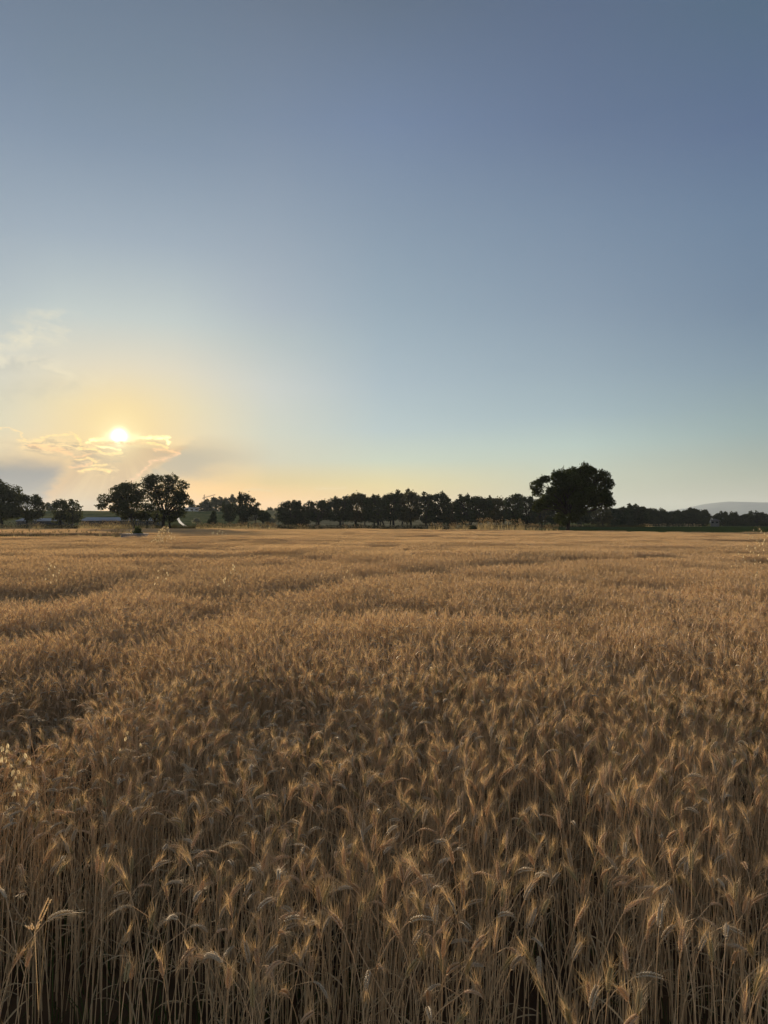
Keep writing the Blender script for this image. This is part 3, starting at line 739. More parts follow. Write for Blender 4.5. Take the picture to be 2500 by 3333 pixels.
for k in range(len(rx)):
    if k in single: continue
    if rng.random() < (.52 if ry[k] < 2.9 else .52 - .42 * min(1, (ry[k] - 2.9) / 1.7)):
        pts.append((rx[k], ry[k], 0)); rot.append((0, 0, rz[k])); scl.append((WS, WS, WS * hh[k] * .97)); idx.append(int(rng.choice(_bare))); continue
    pts.append((rx[k], ry[k], 0)); rot.append((0, 0, rz[k])); scl.append((WS, WS, WS * hh[k])); idx.append(near_ids[vi[k]] if rng.random() > .09 else int(rng.choice(_bent)))
# middle distance, half-metre patches
def patches(d0, d1, size, ids, side=.60, extra=1.5):
    n = 0
    for j in range(int(d0 / size), int(d1 / size) + 1):
        y = (j + .5) * size
        if y < d0 or y >= d1: continue
        hw = side * y + extra
        for i in range(int(-hw / size), int(hw / size) + 1):
            x = i * size + rng.uniform(-.1, .1) * size; yy = y + rng.uniform(-.1, .1) * size
            if not in_field(x, yy): continue
            h = float(crop_height(x, yy)) * rng.normal(1, .02)
            pts.append((x, yy, 0)); rot.append((0, 0, rng.integers(4) * math.pi / 2 + rng.normal(0, .1))); scl.append((WS, WS, WS * h)); idx.append(int(rng.choice(ids))); n += 1
    print('patches', d0, d1, n)
patches(NEAR1, 20., .5 * WS, mid_ids)
patches(20., 170., 2.0 * WS, far_ids, .60, 3.)
me = bpy.data.meshes.new('wheat_field'); me.vertices.add(len(pts)); me.vertices.foreach_set('co', np.array(pts, np.float32).ravel())
for nm, arr in (('rot', rot), ('scl', scl)):
    a = me.attributes.new(nm, 'FLOAT_VECTOR', 'POINT'); a.data.foreach_set('vector', np.array(arr, np.float32).ravel())
a = me.attributes.new('vid', 'INT', 'POINT'); a.data.foreach_set('value', np.array(idx, np.int32))
wf = bpy.data.objects.new('wheat_field', me); col.objects.link(wf)
tag(wf, 'ripe golden brown bearded wheat filling the whole field to its far edge', 'wheat field', kind='stuff')
def instancer(obj_, collection, name):
    ng = bpy.data.node_groups.new(name, 'GeometryNodeTree')
    ng.interface.new_socket('Geometry', in_out='INPUT', socket_type='NodeSocketGeometry')
    ng.interface.new_socket('Geometry', in_out='OUTPUT', socket_type='NodeSocketGeometry')
    i_ = ng.nodes.new('NodeGroupInput'); o_ = ng.nodes.new('NodeGroupOutput')
    m2p = ng.nodes.new('GeometryNodeMeshToPoints'); iop = ng.nodes.new('GeometryNodeInstanceOnPoints')
    ci = ng.nodes.new('GeometryNodeCollectionInfo'); ci.inputs['Collection'].default_value = collection
    ci.inputs['Separate Children'].default_value = True; ci.inputs['Reset Children'].default_value = True
    def na(nm, dt):
        n = ng.nodes.new('GeometryNodeInputNamedAttribute'); n.data_type = dt; n.inputs['Name'].default_value = nm; return n.outputs['Attribute']
    ng.links.new(i_.outputs[0], m2p.inputs[0]); ng.links.new(m2p.outputs[0], iop.inputs['Points'])
    ng.links.new(ci.outputs[0], iop.inputs['Instance']); iop.inputs['Pick Instance'].default_value = True
    ng.links.new(na('vid', 'INT'), iop.inputs['Instance Index'])
    e2r = ng.nodes.new('FunctionNodeEulerToRotation'); ng.links.new(na('rot', 'FLOAT_VECTOR'), e2r.inputs[0]); ng.links.new(e2r.outputs[0], iop.inputs['Rotation'])
    ng.links.new(na('scl', 'FLOAT_VECTOR'), iop.inputs['Scale'])
    ng.links.new(iop.outputs[0], o_.inputs[0])
    md = obj_.modifiers.new('scatter', 'NODES'); md.node_group = ng
instancer(wf, lod_col, 'wheat_scatter')

# green weeds and low grass under the crop at the near edge
def blades(mb, x, y, z, n, h, w, r, spread=.06, curve=.5, mat=0, tilt=.35):
    for _ in range(n):
        a = r.uniform(0, 6.28); t = abs(r.normal(0, tilt)); H = h * r.uniform(.5, 1.1)
        p0 = np.array([x + r.normal(0, spread), y + r.normal(0, spread), z]); d = np.array([math.cos(a) * math.sin(t), math.sin(a) * math.sin(t), math.cos(t)])
        sd = np.array([-math.sin(a + r.normal(0, .7)), math.cos(a), 0]) * w
        p1 = p0 + d * H * .55; p2 = p0 + d * H + np.array([math.cos(a), math.sin(a), -.35]) * H * curve * r.uniform(.1, .6)
        mb.add([p0 - sd, p0 + sd, p1 + sd * .8, p1 - sd * .8, p2], [(0, 1, 2), (0, 2, 3), (3, 2, 4)], mat, r.random())
mb = MB(); rg = np.random.default_rng(8)
for _ in range(1500):
    y = rg.uniform(.4, 5) ; x = rg.uniform(-1, 1) * (.62 * y + .6)
    k = 1.0 if x < -.2 else .5
    if rg.random() > k * (1 - .5 * ss(2.5, 5, y)): continue
    blades(mb, x, y, 0, 9, rg.uniform(.06, .24), .0019, rg, .05)
tag(mb.build('grass', [M_GRASS]), 'dark green grass and weeds growing between the stalks at the field edge', 'grass', kind='stuff')
print('wheat done')

# ------------------------------------------------------------------ wild oats and seed heads
def husk(mb, p, d, L, w, mat, tint, r):
    """two papery glumes opening from one point"""
    d = nrm(np.asarray(d, float)); u = nrm(np.cross(d, r.normal(0, 1, 3))); v = np.cross(d, u)
    for s_ in (-1, 1):
        o_ = nrm(d + u * s_ * .2)
        V = [p, p + o_ * L * .35 + v * w, p + o_ * L * .35 - v * w, p + o_ * L * .35 + u * s_ * w * .8, p + o_ * L * .7 + v * w * .7, p + o_ * L * .7 - v * w * .7, p + o_ * L]
        mb.add(V, [(0,1,3),(0,3,2),(1,4,3),(3,5,2),(3,4,5),(4,6,5)], mat, tint)
def wild_oat(px, py_top, D, label, tall=None, nh=14, reach=.1, L=.026, lean=0., cat='wild oat', hmat=None, drop=.36, group='wild oats standing above the wheat', name='wild_oat'):
    top = at(px, py_top, D); r = np.random.default_rng(int(px * 7 + py_top))
    gz = float(ground_z(top.x, D))
    H = top.z - gz
    root = empty(name, (top.x - lean * H, D, gz)); tag(root, label, cat, group)
    s = np.linspace(0, 1, 12); stem = np.stack([lean * H * s ** 1.6, .02 * np.sin(s * 3), H * s], 1)
    k = max(1., D / 7.)
    m1 = MB(); tube(m1, stem, np.linspace(.0017, .0007, 12) * k, 4); stemo = m1.build('stem', [M_OATSTEM], root)
    mh = MB(); mb_ = MB()
    for i in range(nh):
        t = 1 - drop * (i / nh) ** 1.1 / max(H, .5); j = t * 11; a = min(int(j), 10); p = stem[a] + (stem[a + 1] - stem[a]) * (j - a)
        az_ = r.uniform(0, 6.28); ln_ = reach * (.25 + .9 * i / nh) * r.uniform(.5, 1.2)
        h = np.array([math.cos(az_), math.sin(az_) * .8, 0])
        pts_ = [p, p + h * ln_ * .5 + [0, 0, ln_ * .35], p + h * ln_ * .9 + [0, 0, ln_ * .25], p + h * ln_ + [0, 0, -.012]]
        tube(mb_, pts_, [.0005 * k, .0004 * k, .0003 * k, .0003 * k], 3)
        if D < 12: mh = MB()
        husk(mh, np.array(pts_[-1]), (h[0] * .35, h[1] * .35, -1), L * r.uniform(.8, 1.15), L * .22, 0, r.random(), r)
        if D < 12: mh.build('husk', [hmat or M_OAT], root)
    if D >= 12: mh.build('seed_husks', [hmat or M_OAT], root)
    mb_.build('branchlets', [M_OATSTEM], root)
    return root
wild_oat(170, 1828, 10.5, 'small pale wild oat catching the light, left of the middle distance', nh=11, L=.04, reach=.15, drop=.3)
wild_oat(528, 1845, 9.5, 'thin wild oat with few husks, between the two brighter wild oats', nh=8, L=.034, reach=.16, drop=.22)
wild_oat(752, 1832, 10, 'bright wild oat with large drooping husks above the dark furrow', nh=12, L=.045, reach=.16, drop=.32)
wild_oat(1134, 1851, 10, 'faint little wild oat, rightmost of the small ones near the left', nh=5, L=.03, reach=.08, drop=.15)
wild_oat(2468, 1716, 9., 'tallest wild oat, many pale husks, at the right edge of the photo', nh=34, L=.028, reach=.28, drop=.55)
wild_oat(2492, 1742, 9.6, 'second tall wild oat cut by the right edge of the photo', nh=24, L=.03, reach=.26, drop=.5)
wild_oat(20, 2405, 2.9, 'near wild oat with cream husks at the left edge of the photo', nh=20, L=.023, reach=.1, drop=.3)
wild_oat(-14, 2412, 2.8, 'near wild oat half outside the left edge of the photo', nh=14, L=.022, reach=.1, drop=.34)
wild_oat(66, 2440, 2.75, 'near wild oat with sparse hanging husks over dark stems at left', nh=8, L=.024, reach=.07, drop=.3)
wild_oat(424, 2372, 3.15, 'single wild oat with three white husks among bent wheat ears', nh=5, L=.021, reach=.08, drop=.12)
wild_oat(538, 1712, 38, 'tall pale weed clump standing above the wheat right of the shrub', nh=60, L=.085, reach=.5, drop=.75, group='pale weeds in the far wheat', cat='weed', name='dry_weed')
wild_oat(512, 1738, 36, 'lower pale weed clump just left of the tall one', nh=22, L=.08, reach=.3, drop=.4, group='pale weeds in the far wheat', cat='weed', name='dry_weed')
wild_oat(710, 1722, 62, 'pale weed plume near the far edge, left of the round tree', nh=22, L=.22, reach=1.0, drop=.9, group='pale weeds in the far wheat', cat='weed', name='dry_weed')
# reddish seed head close to the lower left corner
def red_grass():
    D = 1.62; top = at(160, 2930, D); root = empty('grass_seed_head', (top.x - .03, D, 0)); r = np.random.default_rng(4)
    tag(root, 'sunlit reddish grass seed head near the lower left corner', 'seed head')
    H = top.z; s = np.linspace(0, 1, 10); stem = np.stack([.03 * s ** 3, 0 * s, H * s], 1)
    m1 = MB(); tube(m1, stem, np.linspace(.0012, .0006, 10), 5); m1.build('stem', [M_OATSTEM], root)
    mh = MB(); tip = stem[-1]; ax = nrm(np.array([.45, 0, 1.]))
    for i in range(22):
        p = tip - ax * .05 * (1 - i / 22); sd = (-1) ** i
        spindle(mh, p + np.array([sd * .0025, 0, 0]), ax + np.array([sd * .25, r.normal(0, .2), 0]), .0085, .0017, 0, r.random(), np.array([0, 1, .1]))
    foot = tip - ax * .075
    for (dx_, dz_, n_) in ((-.7, .5, 4), (.45, .9, 4), (-.1, .2, 3)):
        d_ = nrm(np.array([dx_, 0, dz_]))
        for i in range(n_):
            spindle(mh, foot + d_ * (.006 + .0036 * i) + np.array([(-1) ** i * .0012, 0, 0]), d_ + np.array([(-1) ** i * .2, .1, 0]), .0085, .0019, 0, r.random(), np.array([0, 1, .1]))
    tube(mh, [stem[-4], foot, tip - ax * .045], [.0006] * 3, 3)
    mh.build('seeds', [M_RED], root)
red_grass()
def seed_pod(px, py, D, label):
    c = at(px, py, D); root = empty('seed_pod', (c.x, D, 0)); tag(root, label, 'seed pod', 'papery seed pods in the wheat'); r = np.random.default_rng(px)
    H = c.z; m1 = MB(); s = np.linspace(0, 1, 8); tube(m1, np.stack([.01 * np.sin(s * 4), 0 * s, H * s], 1), [.0014] * 8, 4); m1.build('stem', [M_OATSTEM], root)
    m2 = MB(); n = 9; rows = [(0, .003), (.006, .009), (.014, .0115), (.022, .009), (.027, .006)]
    x0 = .01 * math.sin(4); V = []; Fc = []
    for (z, rad) in rows:
        for j in range(n):
            a = j / n * 6.283; k = 1 + .12 * (j % 2); V.append((x0 + math.cos(a) * rad * k, math.sin(a) * rad * k, H + z + (.003 * (j % 2) if z > .026 else 0)))
    for i in range(4):
        for j in range(n): Fc.append((i * n + j, i * n + (j + 1) % n, (i + 1) * n + (j + 1) % n, (i + 1) * n + j))
    m2.add(V, Fc); m2.build('husk', [M_OAT], root)
seed_pod(1337, 2203, 4.6, 'left and lower of the two small white papery pods amid the wheat')
seed_pod(1407, 2186, 4.7, 'right and higher of the two small white papery pods amid the wheat')

# ------------------------------------------------------------------ trees
def sph_noise3(p, s, seed):
    return (vnoise(p[:, 0] / s, p[:, 2] / s, seed) + vnoise(p[:, 1] / s + 5.1, p[:, 2] / s * 1.1 + 3.3, seed + 1)) / 2
def leaf_cloud(mb, c, rad, n, size, r, gap=.46, gs=1.0, seed=0, shell=.35):
    """small leaf-sized faces through an ellipsoid, with holes where the noise is low"""
    d = nrm(r.normal(0, 1, (n, 3))); q = r.random(n) ** shell
    rough = 1 + .5 * (vnoise(np.arctan2(d[:, 1], d[:, 0]) * 2.6, d[:, 2] * 5, seed + 3) - .45)
    stray = r.random(n) < .07
    rough = np.where(stray, rough * r.uniform(1.05, 1.35, n), rough)
    p = d * (q * rough)[:, None] * np.asarray(rad) + np.asarray(c)
    k = sph_noise3(p, gs, seed) > gap * .9
    p = p[k]; n = len(p)
    a = nrm(r.normal(0, 1, (n, 3))); b = nrm(np.cross(a, r.normal(0, 1, (n, 3))))
    sz = size * r.uniform(.55, 1.25, n)[:, None]
    V = np.stack([p - a * sz, p - b * sz * .62, p + a * sz, p + b * sz * .62], 1).reshape(-1, 3)
    i = np.arange(n)[:, None] * 4
    cl_ = vnoise(p[:, 0] / (gs * .8), p[:, 2] / (gs * .8), seed + 9)
    mb.add(V, i + np.array([[0, 1, 2, 3]]), 0, np.repeat(np.clip(cl_ * .8 + r.normal(0, .18, n) + .1, 0, 1), 4))
def limb(mb, p0, p1, r0, r1, r, n=7, sag=.12, sides=6):
    p0 = np.asarray(p0, float); p1 = np.asarray(p1, float); t = np.linspace(0, 1, n)[:, None]; L = np.linalg.norm(p1 - p0)
    off = np.zeros((n, 3)); off[:, 2] = np.sin(t[:, 0] * np.pi) * L * sag * r.uniform(-.3, 1); off[:, 0] = np.sin(t[:, 0] * np.pi * 1.5) * L * .07 * r.normal(); off[:, 1] = np.sin(t[:, 0] * np.pi * 1.3) * L * .07 * r.normal()
    pts_ = p0 + (p1 - p0) * t + off
    tube(mb, pts_, np.linspace(r0, r1, n), sides); return pts_
def tree(name, label, lobes, trunk, D, mat, group=None, cat='tree', leaf=.3, dens=1.0, gap=.44, gs=1.1, seed=1, depth=1.0, base_z=None, forks=(), tr=.25, bark=None, grow=1.08):
    """lobes: (px, py, rx, ry) in photo pixels; trunk: (px at base, py at base)"""
    r = np.random.default_rng(seed); k = D / F_PX
    b = at(trunk[0], trunk[1], D); gz = float(ground_z(b.x, D)) if base_z is None else base_z
    root = empty(name, (b.x, D, gz)); tag(root, label, cat, group)
    mc = MB(); mt = MB(); org = np.array([b.x, D, gz])
    cs_ = []
    width = (max(l[0] + l[2] for l in lobes) - min(l[0] - l[2] for l in lobes)) * k
    mx_ = sum(l[0] for l in lobes) / len(lobes)
    for i, (px, py, ax, ay) in enumerate(lobes):
        c = np.array(at(px, py, D)); u = (px - mx_) * k / (width / 2 + 1e-6)
        dep = math.sqrt(max(.05, 1 - u * u)) * width * .32 * depth
        ox = r.uniform(-1, 1) * dep
        c = c + np.array([0, ox, 0])
        rad = np.array([ax * k, (ax + ay) / 2 * k, ay * k]) * grow
        A = math.pi * rad[0] * rad[2]; n = int(A / (leaf * leaf * .5) * 3.2 * dens)
        leaf_cloud(mc, c - org, rad, max(60, n), leaf, r, gap, gs, seed * 13 + i * 3)
        cs_.append(c - org)
    top = max(c[2] for c in cs_); fz = top * .33
    lean_x = np.mean([c[0] for c in cs_]) * .35
    fork = np.array([lean_x, 0, max(fz, .8)])
    ss_ = np.linspace(0, 1, 6)
    tp = np.stack([lean_x * ss_ ** 1.5, 0 * ss_, fork[2] * ss_], 1); tube(mt, tp, tr * (1.35 - .5 * ss_ ** .4), 9)
    tube(mt, [[0, 0, -.2], [0, 0, .12], [0, 0, .4]], [tr * 1.9, tr * 1.55, tr * 1.2], 9)
    for i, c in enumerate(cs_):
        if c[2] < fork[2] * .9: continue
        e = limb(mt, fork - np.array([0, 0, r.uniform(0, .15) * fork[2]]), c, tr * .45, tr * .1, r)
        for _ in range(3):
            j = r.integers(3, 6); limb(mt, e[j], c + r.normal(0, .45, 3) * np.array([lobes[i][2], lobes[i][2], lobes[i][3]]) * k, tr * .14, tr * .04, r, 5, sides=4)
    for fx in forks:
        p = np.array(at(fx[0], fx[1], D)) - org; limb(mt, [p[0], 0, 0], [p[0] * .6 + lean_x * .4, 0, fork[2]], tr * .7, tr * .5, r, sides=7)
    mc.build('crown', [mat], root); mt.build('trunk', [bark or M_BARK], root, smooth=True)
    return root
def auto_lobes(x0, x1, y0, y1, r, n=13, flat=.0):
    """sub-crowns spread over an uneven dome between photo columns x0..x1 and rows y0 (top)..y1 (bottom)"""
    cx, w, h = (x0 + x1) / 2, (x1 - x0) / 2, (y1 - y0); L = []
    s = min(w, h * .5) * .46
    L.append((cx, y0 + h * .52, w * .74, h * .42)); sgn = lambda v: math.copysign(abs(v) ** .72, v)
    for i in range(max(2, int(w / 11))):
        L.append((cx + r.uniform(-.72, .72) * w, y0 + r.uniform(0, .16) * h, r.uniform(5, 8), r.uniform(5, 9)))
    for i in range(n):
        a = (i + r.uniform(-.3, .3)) / n * 2 * math.pi; q = .70 + r.uniform(-.06, .08)
        ux, uy = sgn(math.cos(a)), sgn(math.sin(a))
        ss2 = s * r.uniform(.62, 1.08)
        px = cx + ux * (w - ss2 * .9) * min(1, q + .28); py = y0 + h * .5 - uy * (h * .5 - ss2 * .9) * min(1.05, q + .28)
        L.append((px, py, ss2, ss2 * r.uniform(.7, .95)))
    return L
# the big oak
OAK = [(1748,1582,20,17),(1768,1566,14,10),(1758,1604,18,12),(1782,1600,14,11),(1788,1556,22,11),(1806,1548,16,14),(1815,1570,24,22),(1840,1545,24,20),(1838,1585,30,24),(1862,1538,18,16),(1884,1528,15,15),(1905,1545,22,20),(1912,1530,14,11),(1938,1530,20,14),(1948,1555,24,20),(1930,1578,28,22),
 (1968,1578,18,16),(1978,1598,12,12),(1962,1612,22,18),(1975,1636,20,12),(1955,1640,22,13),(1925,1615,30,20),(1895,1600,26,24),(1900,1635,34,18),(1868,1628,30,22),(1835,1622,28,22),(1806,1610,26,20),(1790,1632,24,16),(1764,1640,22,16),(1752,1656,14,12),(1770,1625,20,14),(1815,1648,26,15),(1845,1660,26,20),(1878,1664,22,16),(1836,1688,18,18),(1856,1686,20,16),(1990,1644,9,5),(1856,1566,26,22),(1886,1556,20,14),(1872,1600,24,20),(1838,1700,14,10),(1962,1562,22,20),(1976,1594,18,20),(1966,1622,24,16),(1864,1560,38,30),(1888,1546,28,24),(1866,1612,56,34),(1875,1575,40,34)]
oD = 96.
tree('oak_tree', 'biggest tree, a wide spreading oak standing alone in front of the right hedge', OAK, (1847, 1727), oD, M_LEAF, None, 'oak tree', leaf=.12, dens=1.15, gap=.36, gs=.4, seed=7, tr=.24, grow=1.09)
HG = 'hedgerow trees along the far edge of the field'
row = [ # x0,x1,top,bottom,trunk,forks,label
 (906,985,1629,1708,946,(),'bushy low-crowned tree, leftmost of the long hedgerow'),
 (952,1008,1662,1716,978,(),'dense round bush-like tree with foliage to the ground at the hedge left end'),
 (988,1078,1627,1698,1037,(),'tree with slim single trunk, third from the left hedge end'),
 (1064,1146,1618,1700,1108,((1120,1714),),'broad tree on a short forked trunk in the left part of the hedge'),
 (1128,1202,1603,1700,1157,(),'tall airy tree with sky showing through its pointed top'),
 (1186,1262,1612,1702,1232,((1246,1714),(1222,1714)),'thick triple-stemmed tree in the middle of the hedge'),
 (1246,1300,1600,1698,1281,((1272,1714),),'tall narrow dark tree right of the triple-stemmed one'),
 (1284,1372,1598,1700,1338,((1308,1714),),'round full-crowned tree on the thickest trunk at mid hedge'),
 (1366,1412,1605,1702,1386,((1412,1714),),'narrow yellowish-edged tree right of the round full-crowned one'),
 (1404,1464,1601,1706,1430,(),'tree with feathery top just left of the dip in the hedge'),
 (1452,1504,1632,1708,1478,(),'lowest tree, filling the dip in the hedge skyline'),
 (1482,1540,1613,1704,1511,(),'tree just right of the dip in the hedge skyline'),
 (1528,1598,1612,1704,1557,((1532,1712),),'tree with round sky gaps right of mid hedge'),
 (1588,1652,1616,1704,1627,((1645,1712),),'open-limbed tree showing its branches against the sky'),
 (1644,1700,1608,1704,1672,((1685,1712),),'tall upright tree, third from the big oak'),
 (1690,1744,1612,1706,1716,((1702,1712),),'tree next left of the big oak, narrow crown'),
 (1732,1792,1636,1706,1762,((1780,1712),),'short tree half behind the left side of the big oak'),
 (1786,1842,1652,1708,1812,(),'short dark tree behind the oak trunk, left side'),
 (1860,1920,1652,1708,1890,((1880,1712),),'short dark tree behind the oak trunk, right side'),
 (1908,1988,1648,1710,1948,((1965,1714),),'low tree under the right limbs of the big oak')]
for i, (x0, x1, t, b, tx, fk, lab) in enumerate(row):
    r = np.random.default_rng(100 + i); D = 196. + 5 * math.sin(i * 2.1)
    tree('hedgerow_tree', lab, auto_lobes(x0 - 5, x1 + 5, t + 2, b, r, 15), (tx, 1715), D, (M_LEAF2, M_LEAF4)[i % 3 == 1], HG, 'tree', leaf=.23, dens=.72, gap=.42, gs=.8, seed=40 + i, forks=fk, tr=.3)
# second, lower layer closing the hedge from behind
low = [(915,975,1662,1712),(1008,1050,1655,1700),(1085,1130,1652,1698),(1160,1215,1650,1696),(1215,1262,1650,1695),(1300,1350,1652,1698),(1378,1420,1655,1705),(1436,1482,1658,1708),(1505,1552,1650,1700),(1575,1625,1652,1700),(1655,1705,1650,1702),(1715,1762,1655,1706)]
for i, (x0, x1, t, b) in enumerate(low):
    r = np.random.default_rng(150 + i)
    lab = 'small dark tree behind the hedgerow, number %s of twelve from the left' % ('one two three four five six seven eight nine ten eleven twelve'.split()[i])
    tree('hedgerow_tree', lab.replace('number ', '').replace(' of twelve from the left', 'th gap') if False else lab, auto_lobes(x0 - 2, x1 + 2, t + 8, b, r, 8), ((x0 + x1) / 2, 1712), 214., M_LEAF2, 'small trees behind the hedgerow', 'tree', leaf=.26, dens=.6, gap=.36, gs=1.1, seed=170 + i, tr=.2)
# left groups
LG = 'trees at the left of the field'
def T(lab, x0, x1, t, b, tx, tb, D, mat=M_LEAF3, n=14, leaf=.22, dens=.6, gap=.44, gs=1.0, seed=1, tr=.26, fk=(), group=LG, cat='tree', name='field_tree', **kw):
    r = np.random.default_rng(seed + 500); return tree(name, lab, auto_lobes(x0, x1, t, b, r, n), (tx, tb), D, mat, group, cat, leaf=leaf, dens=dens, gap=gap, gs=gs, seed=seed, tr=tr, forks=fk, **kw)
T('tall dark tree cut by the left edge of the photo', -80, 62, 1568, 1700, 8, 1714, 160., seed=61, n=18)
T('rounded tree with a clear trunk next to the left edge tree', 40, 146, 1611, 1695, 88, 1712, 165., seed=62, n=16)
T('small dense tree left of the pale shed roof', 170, 230, 1624, 1702, 196, 1712, 170., seed=63)
T('small sparse see-through tree against the left end of the shed roof', 212, 266, 1628, 1706, 234, 1712, 168., seed=64, gap=.48, dens=.42, tr=.12)
LB = [(345,1628,18,16),(340,1645,14,12),(362,1606,18,14),(372,1630,20,20),(388,1596,22,16),(400,1618,24,18),(412,1586,20,13),(430,1596,24,18),(452,1592,20,16),(425,1622,26,20),(395,1645,22,16),(366,1655,16,12),(410,1664,22,16),(440,1650,24,18),(425,1684,22,12),(452,1676,22,14),(465,1612,18,16),(400,1684,14,8)]
tree('field_tree', 'left tree of the big joined pair beneath the sun, drooping left side', LB, (437, 1709), 150., M_LEAF3, LG, 'tree', leaf=.18, dens=.8, gap=.41, gs=.7, seed=71, tr=.3, grow=1.25)
LC = [(478,1577,16,18),(500,1570,20,18),(515,1562,22,13),(542,1558,20,10),(570,1562,20,14),(588,1578,18,14),(560,1585,26,18),(528,1590,26,20),(495,1605,26,22),(530,1622,28,20),(565,1612,26,18),(592,1612,20,12),(606,1618,14,10),(590,1632,24,14),(560,1645,28,16),(525,1655,26,18),(490,1650,22,18),(478,1680,22,14),(512,1684,22,14),(548,1676,26,16),(575,1668,22,16),(610,1634,12,8),(560,1690,16,10)]
tree('field_tree', 'right tree of the big joined pair beneath the sun, tallest on the left', LC, (530, 1711), 152., M_LEAF3, LG, 'tree', leaf=.18, dens=.66, gap=.41, gs=.7, seed=72, tr=.32, grow=1.2, forks=((556, 1711), (497, 1708)))
GG = 'trees left of the hedgerow'
T('tree with open round crown and dense dark lower half, before the gap', 766, 832, 1605, 1690, 791, 1714, 180., M_LEAF2, seed=73, group=GG)
tree('field_tree', 'dark cone-shaped bush at the foot of the open round-crowned tree', [(790,1690,14,22),(785,1662,16,14),(800,1668,16,14),(820,1665,14,12),(790,1704,14,8)], (790, 1714), 178., M_LEAF2, GG, 'tree', leaf=.2, dens=.8, gap=.3, seed=76, tr=.2)
T('slim leafy branch-like tree leaning right of the round crown', 822, 848, 1640, 1676, 832, 1700, 182., M_LEAF3, n=8, seed=77, gap=.5, tr=.1, group=GG)
T('small round tree on a thin trunk in the gap before the hedgerow', 836, 882, 1665, 1698, 855, 1712, 185., M_LEAF2, n=10, seed=78, group=GG, gap=.36, tr=.14)
tree('conifer', 'small dark pointed conifer on the green slope', [(694,1672,7,9),(694,1684,11,10),(692,1696,14,9),(680,1698,6,8)], (693, 1708), 190., M_LEAF2, GG, 'conifer', leaf=.18, dens=.9, gap=.28, seed=79, tr=.14)
T('dark leafy tree on a thin trunk between the conifer and the round crown', 722, 772, 1640, 1700, 746, 1708, 200., M_LEAF2, n=12, seed=80, gap=.36, tr=.16, group=GG)
HT = 'trees on the hill top at left'
hts = [(648,690,1631,1674,'tree beside the crane mast on the hill top'),(680,722,1622,1674,'tallest hill-top tree right of the crane'),(712,748,1622,1672,'upright hill-top tree just left of the notched one'),(738,772,1616,1672,'pointed hill-top tree touching the round-crowned field tree'),(612,650,1640,1664,'low bush-like tree behind the white hill house'),(148,168,1644,1658,'tiny tree on the left hill crest'),(166,186,1641,1660,'second tiny tree on the left hill crest'),(868,890,1657,1672,'small far tree in the gap, left one of two'),(893,908,1658,1670,'small far tree in the gap, right one of two')]
for i, (x0, x1, t, b, lab) in enumerate(hts):
    T(lab, x0, x1, t, b + 3, (x0 + x1) / 2, b + 4, 405., M_LEAF3, n=9, leaf=.42, dens=.8, gap=.34, gs=1.8, seed=90 + i, tr=.3, group=HT, name='hilltop_tree')
# right tree line
RG = 'trees of the far right tree line'
rl = [(1976,2030,1654),(2012,2062,1650),(2040,2084,1645),(2072,2112,1650),(2096,2140,1656),(2128,2172,1660),(2158,2206,1663),(2196,2246,1662),(2228,2278,1655),(2262,2304,1660),(2296,2340,1676),(2330,2376,1671),(2366,2412,1672),(2404,2450,1675),(2440,2486,1671),(2470,2520,1672),(2510,2570,1670)]
words_ = 'first second third fourth fifth sixth seventh eighth ninth tenth eleventh twelfth thirteenth fourteenth fifteenth sixteenth seventeenth'.split()
for i, (x0, x1, t) in enumerate(rl):
    b = 1722 if i < 4 else 1716; D = 215. if i < 4 else 255.
    r = np.random.default_rng(700 + i)
    lb_ = auto_lobes(x0 - 6, x1 + 6, t, b, r, 13)
    if i == 10: lb_ = [l for l in lb_ if l[1] < 1690] + [(2300, 1700, 8, 12)]
    tree('line_tree', 'dark rounded tree, %s from the left in the right tree line' % words_[i], lb_, ((x0 + x1) / 2, b), D, M_LEAF2, RG, 'tree', leaf=.3, dens=.75, gap=.30, gs=1.6, seed=300 + i, tr=.25)

# shrubs
def shrub(lab, px, py, ax, ay, D, mat, seed, leaf=.12, gap=.36, group=None, gy=None):
    gy = gy or (py + ay)
    r = np.random.default_rng(seed); L = [(px + r.normal(0, ax * .35), py + r.normal(0, ay * .25), ax * r.uniform(.4, .7), ay * r.uniform(.45, .75)) for _ in range(7)]
    return tree('shrub', lab, L, (px, gy), D, mat, group, 'shrub', leaf=leaf, dens=.8, gap=gap, gs=.6, seed=seed, tr=.05, depth=.8)
shrub('green shrub growing beside the concrete block', 452, 1732, 22, 20, 52.6, M_LEAFS, 801, leaf=.07)
shrub('small dark green shrub in the dry grass left of the oak', 1545, 1722, 16, 11, 112, M_LEAF, 802, leaf=.1)
shrub('grey-green shrub beside the small dark one', 1500, 1718, 16, 10, 124, M_LEAFG, 803, leaf=.12)
shrub('low dark shrub at the foot of the tall airy hedge tree', 1160, 1712, 15, 8, 188, M_LEAF2, 804, leaf=.18)
for i, (px, py, ax, ay, lab) in enumerate([(800,1690,22,16,'greyish bush below the gap, left one'),(830,1682,18,14,'greyish bush near the round tree'),(885,1692,26,14,'greyish bush in the gap before the hedge'),(905,1676,22,14,'upper greyish bush at the left hedge end'),(640,1695,14,8,'greyish bush beside the pale track')]):
    shrub(lab, px, py, ax, ay, 225, M_LEAFG, 810 + i, leaf=.22, group='greyish bushes on the slope', gap=.42)

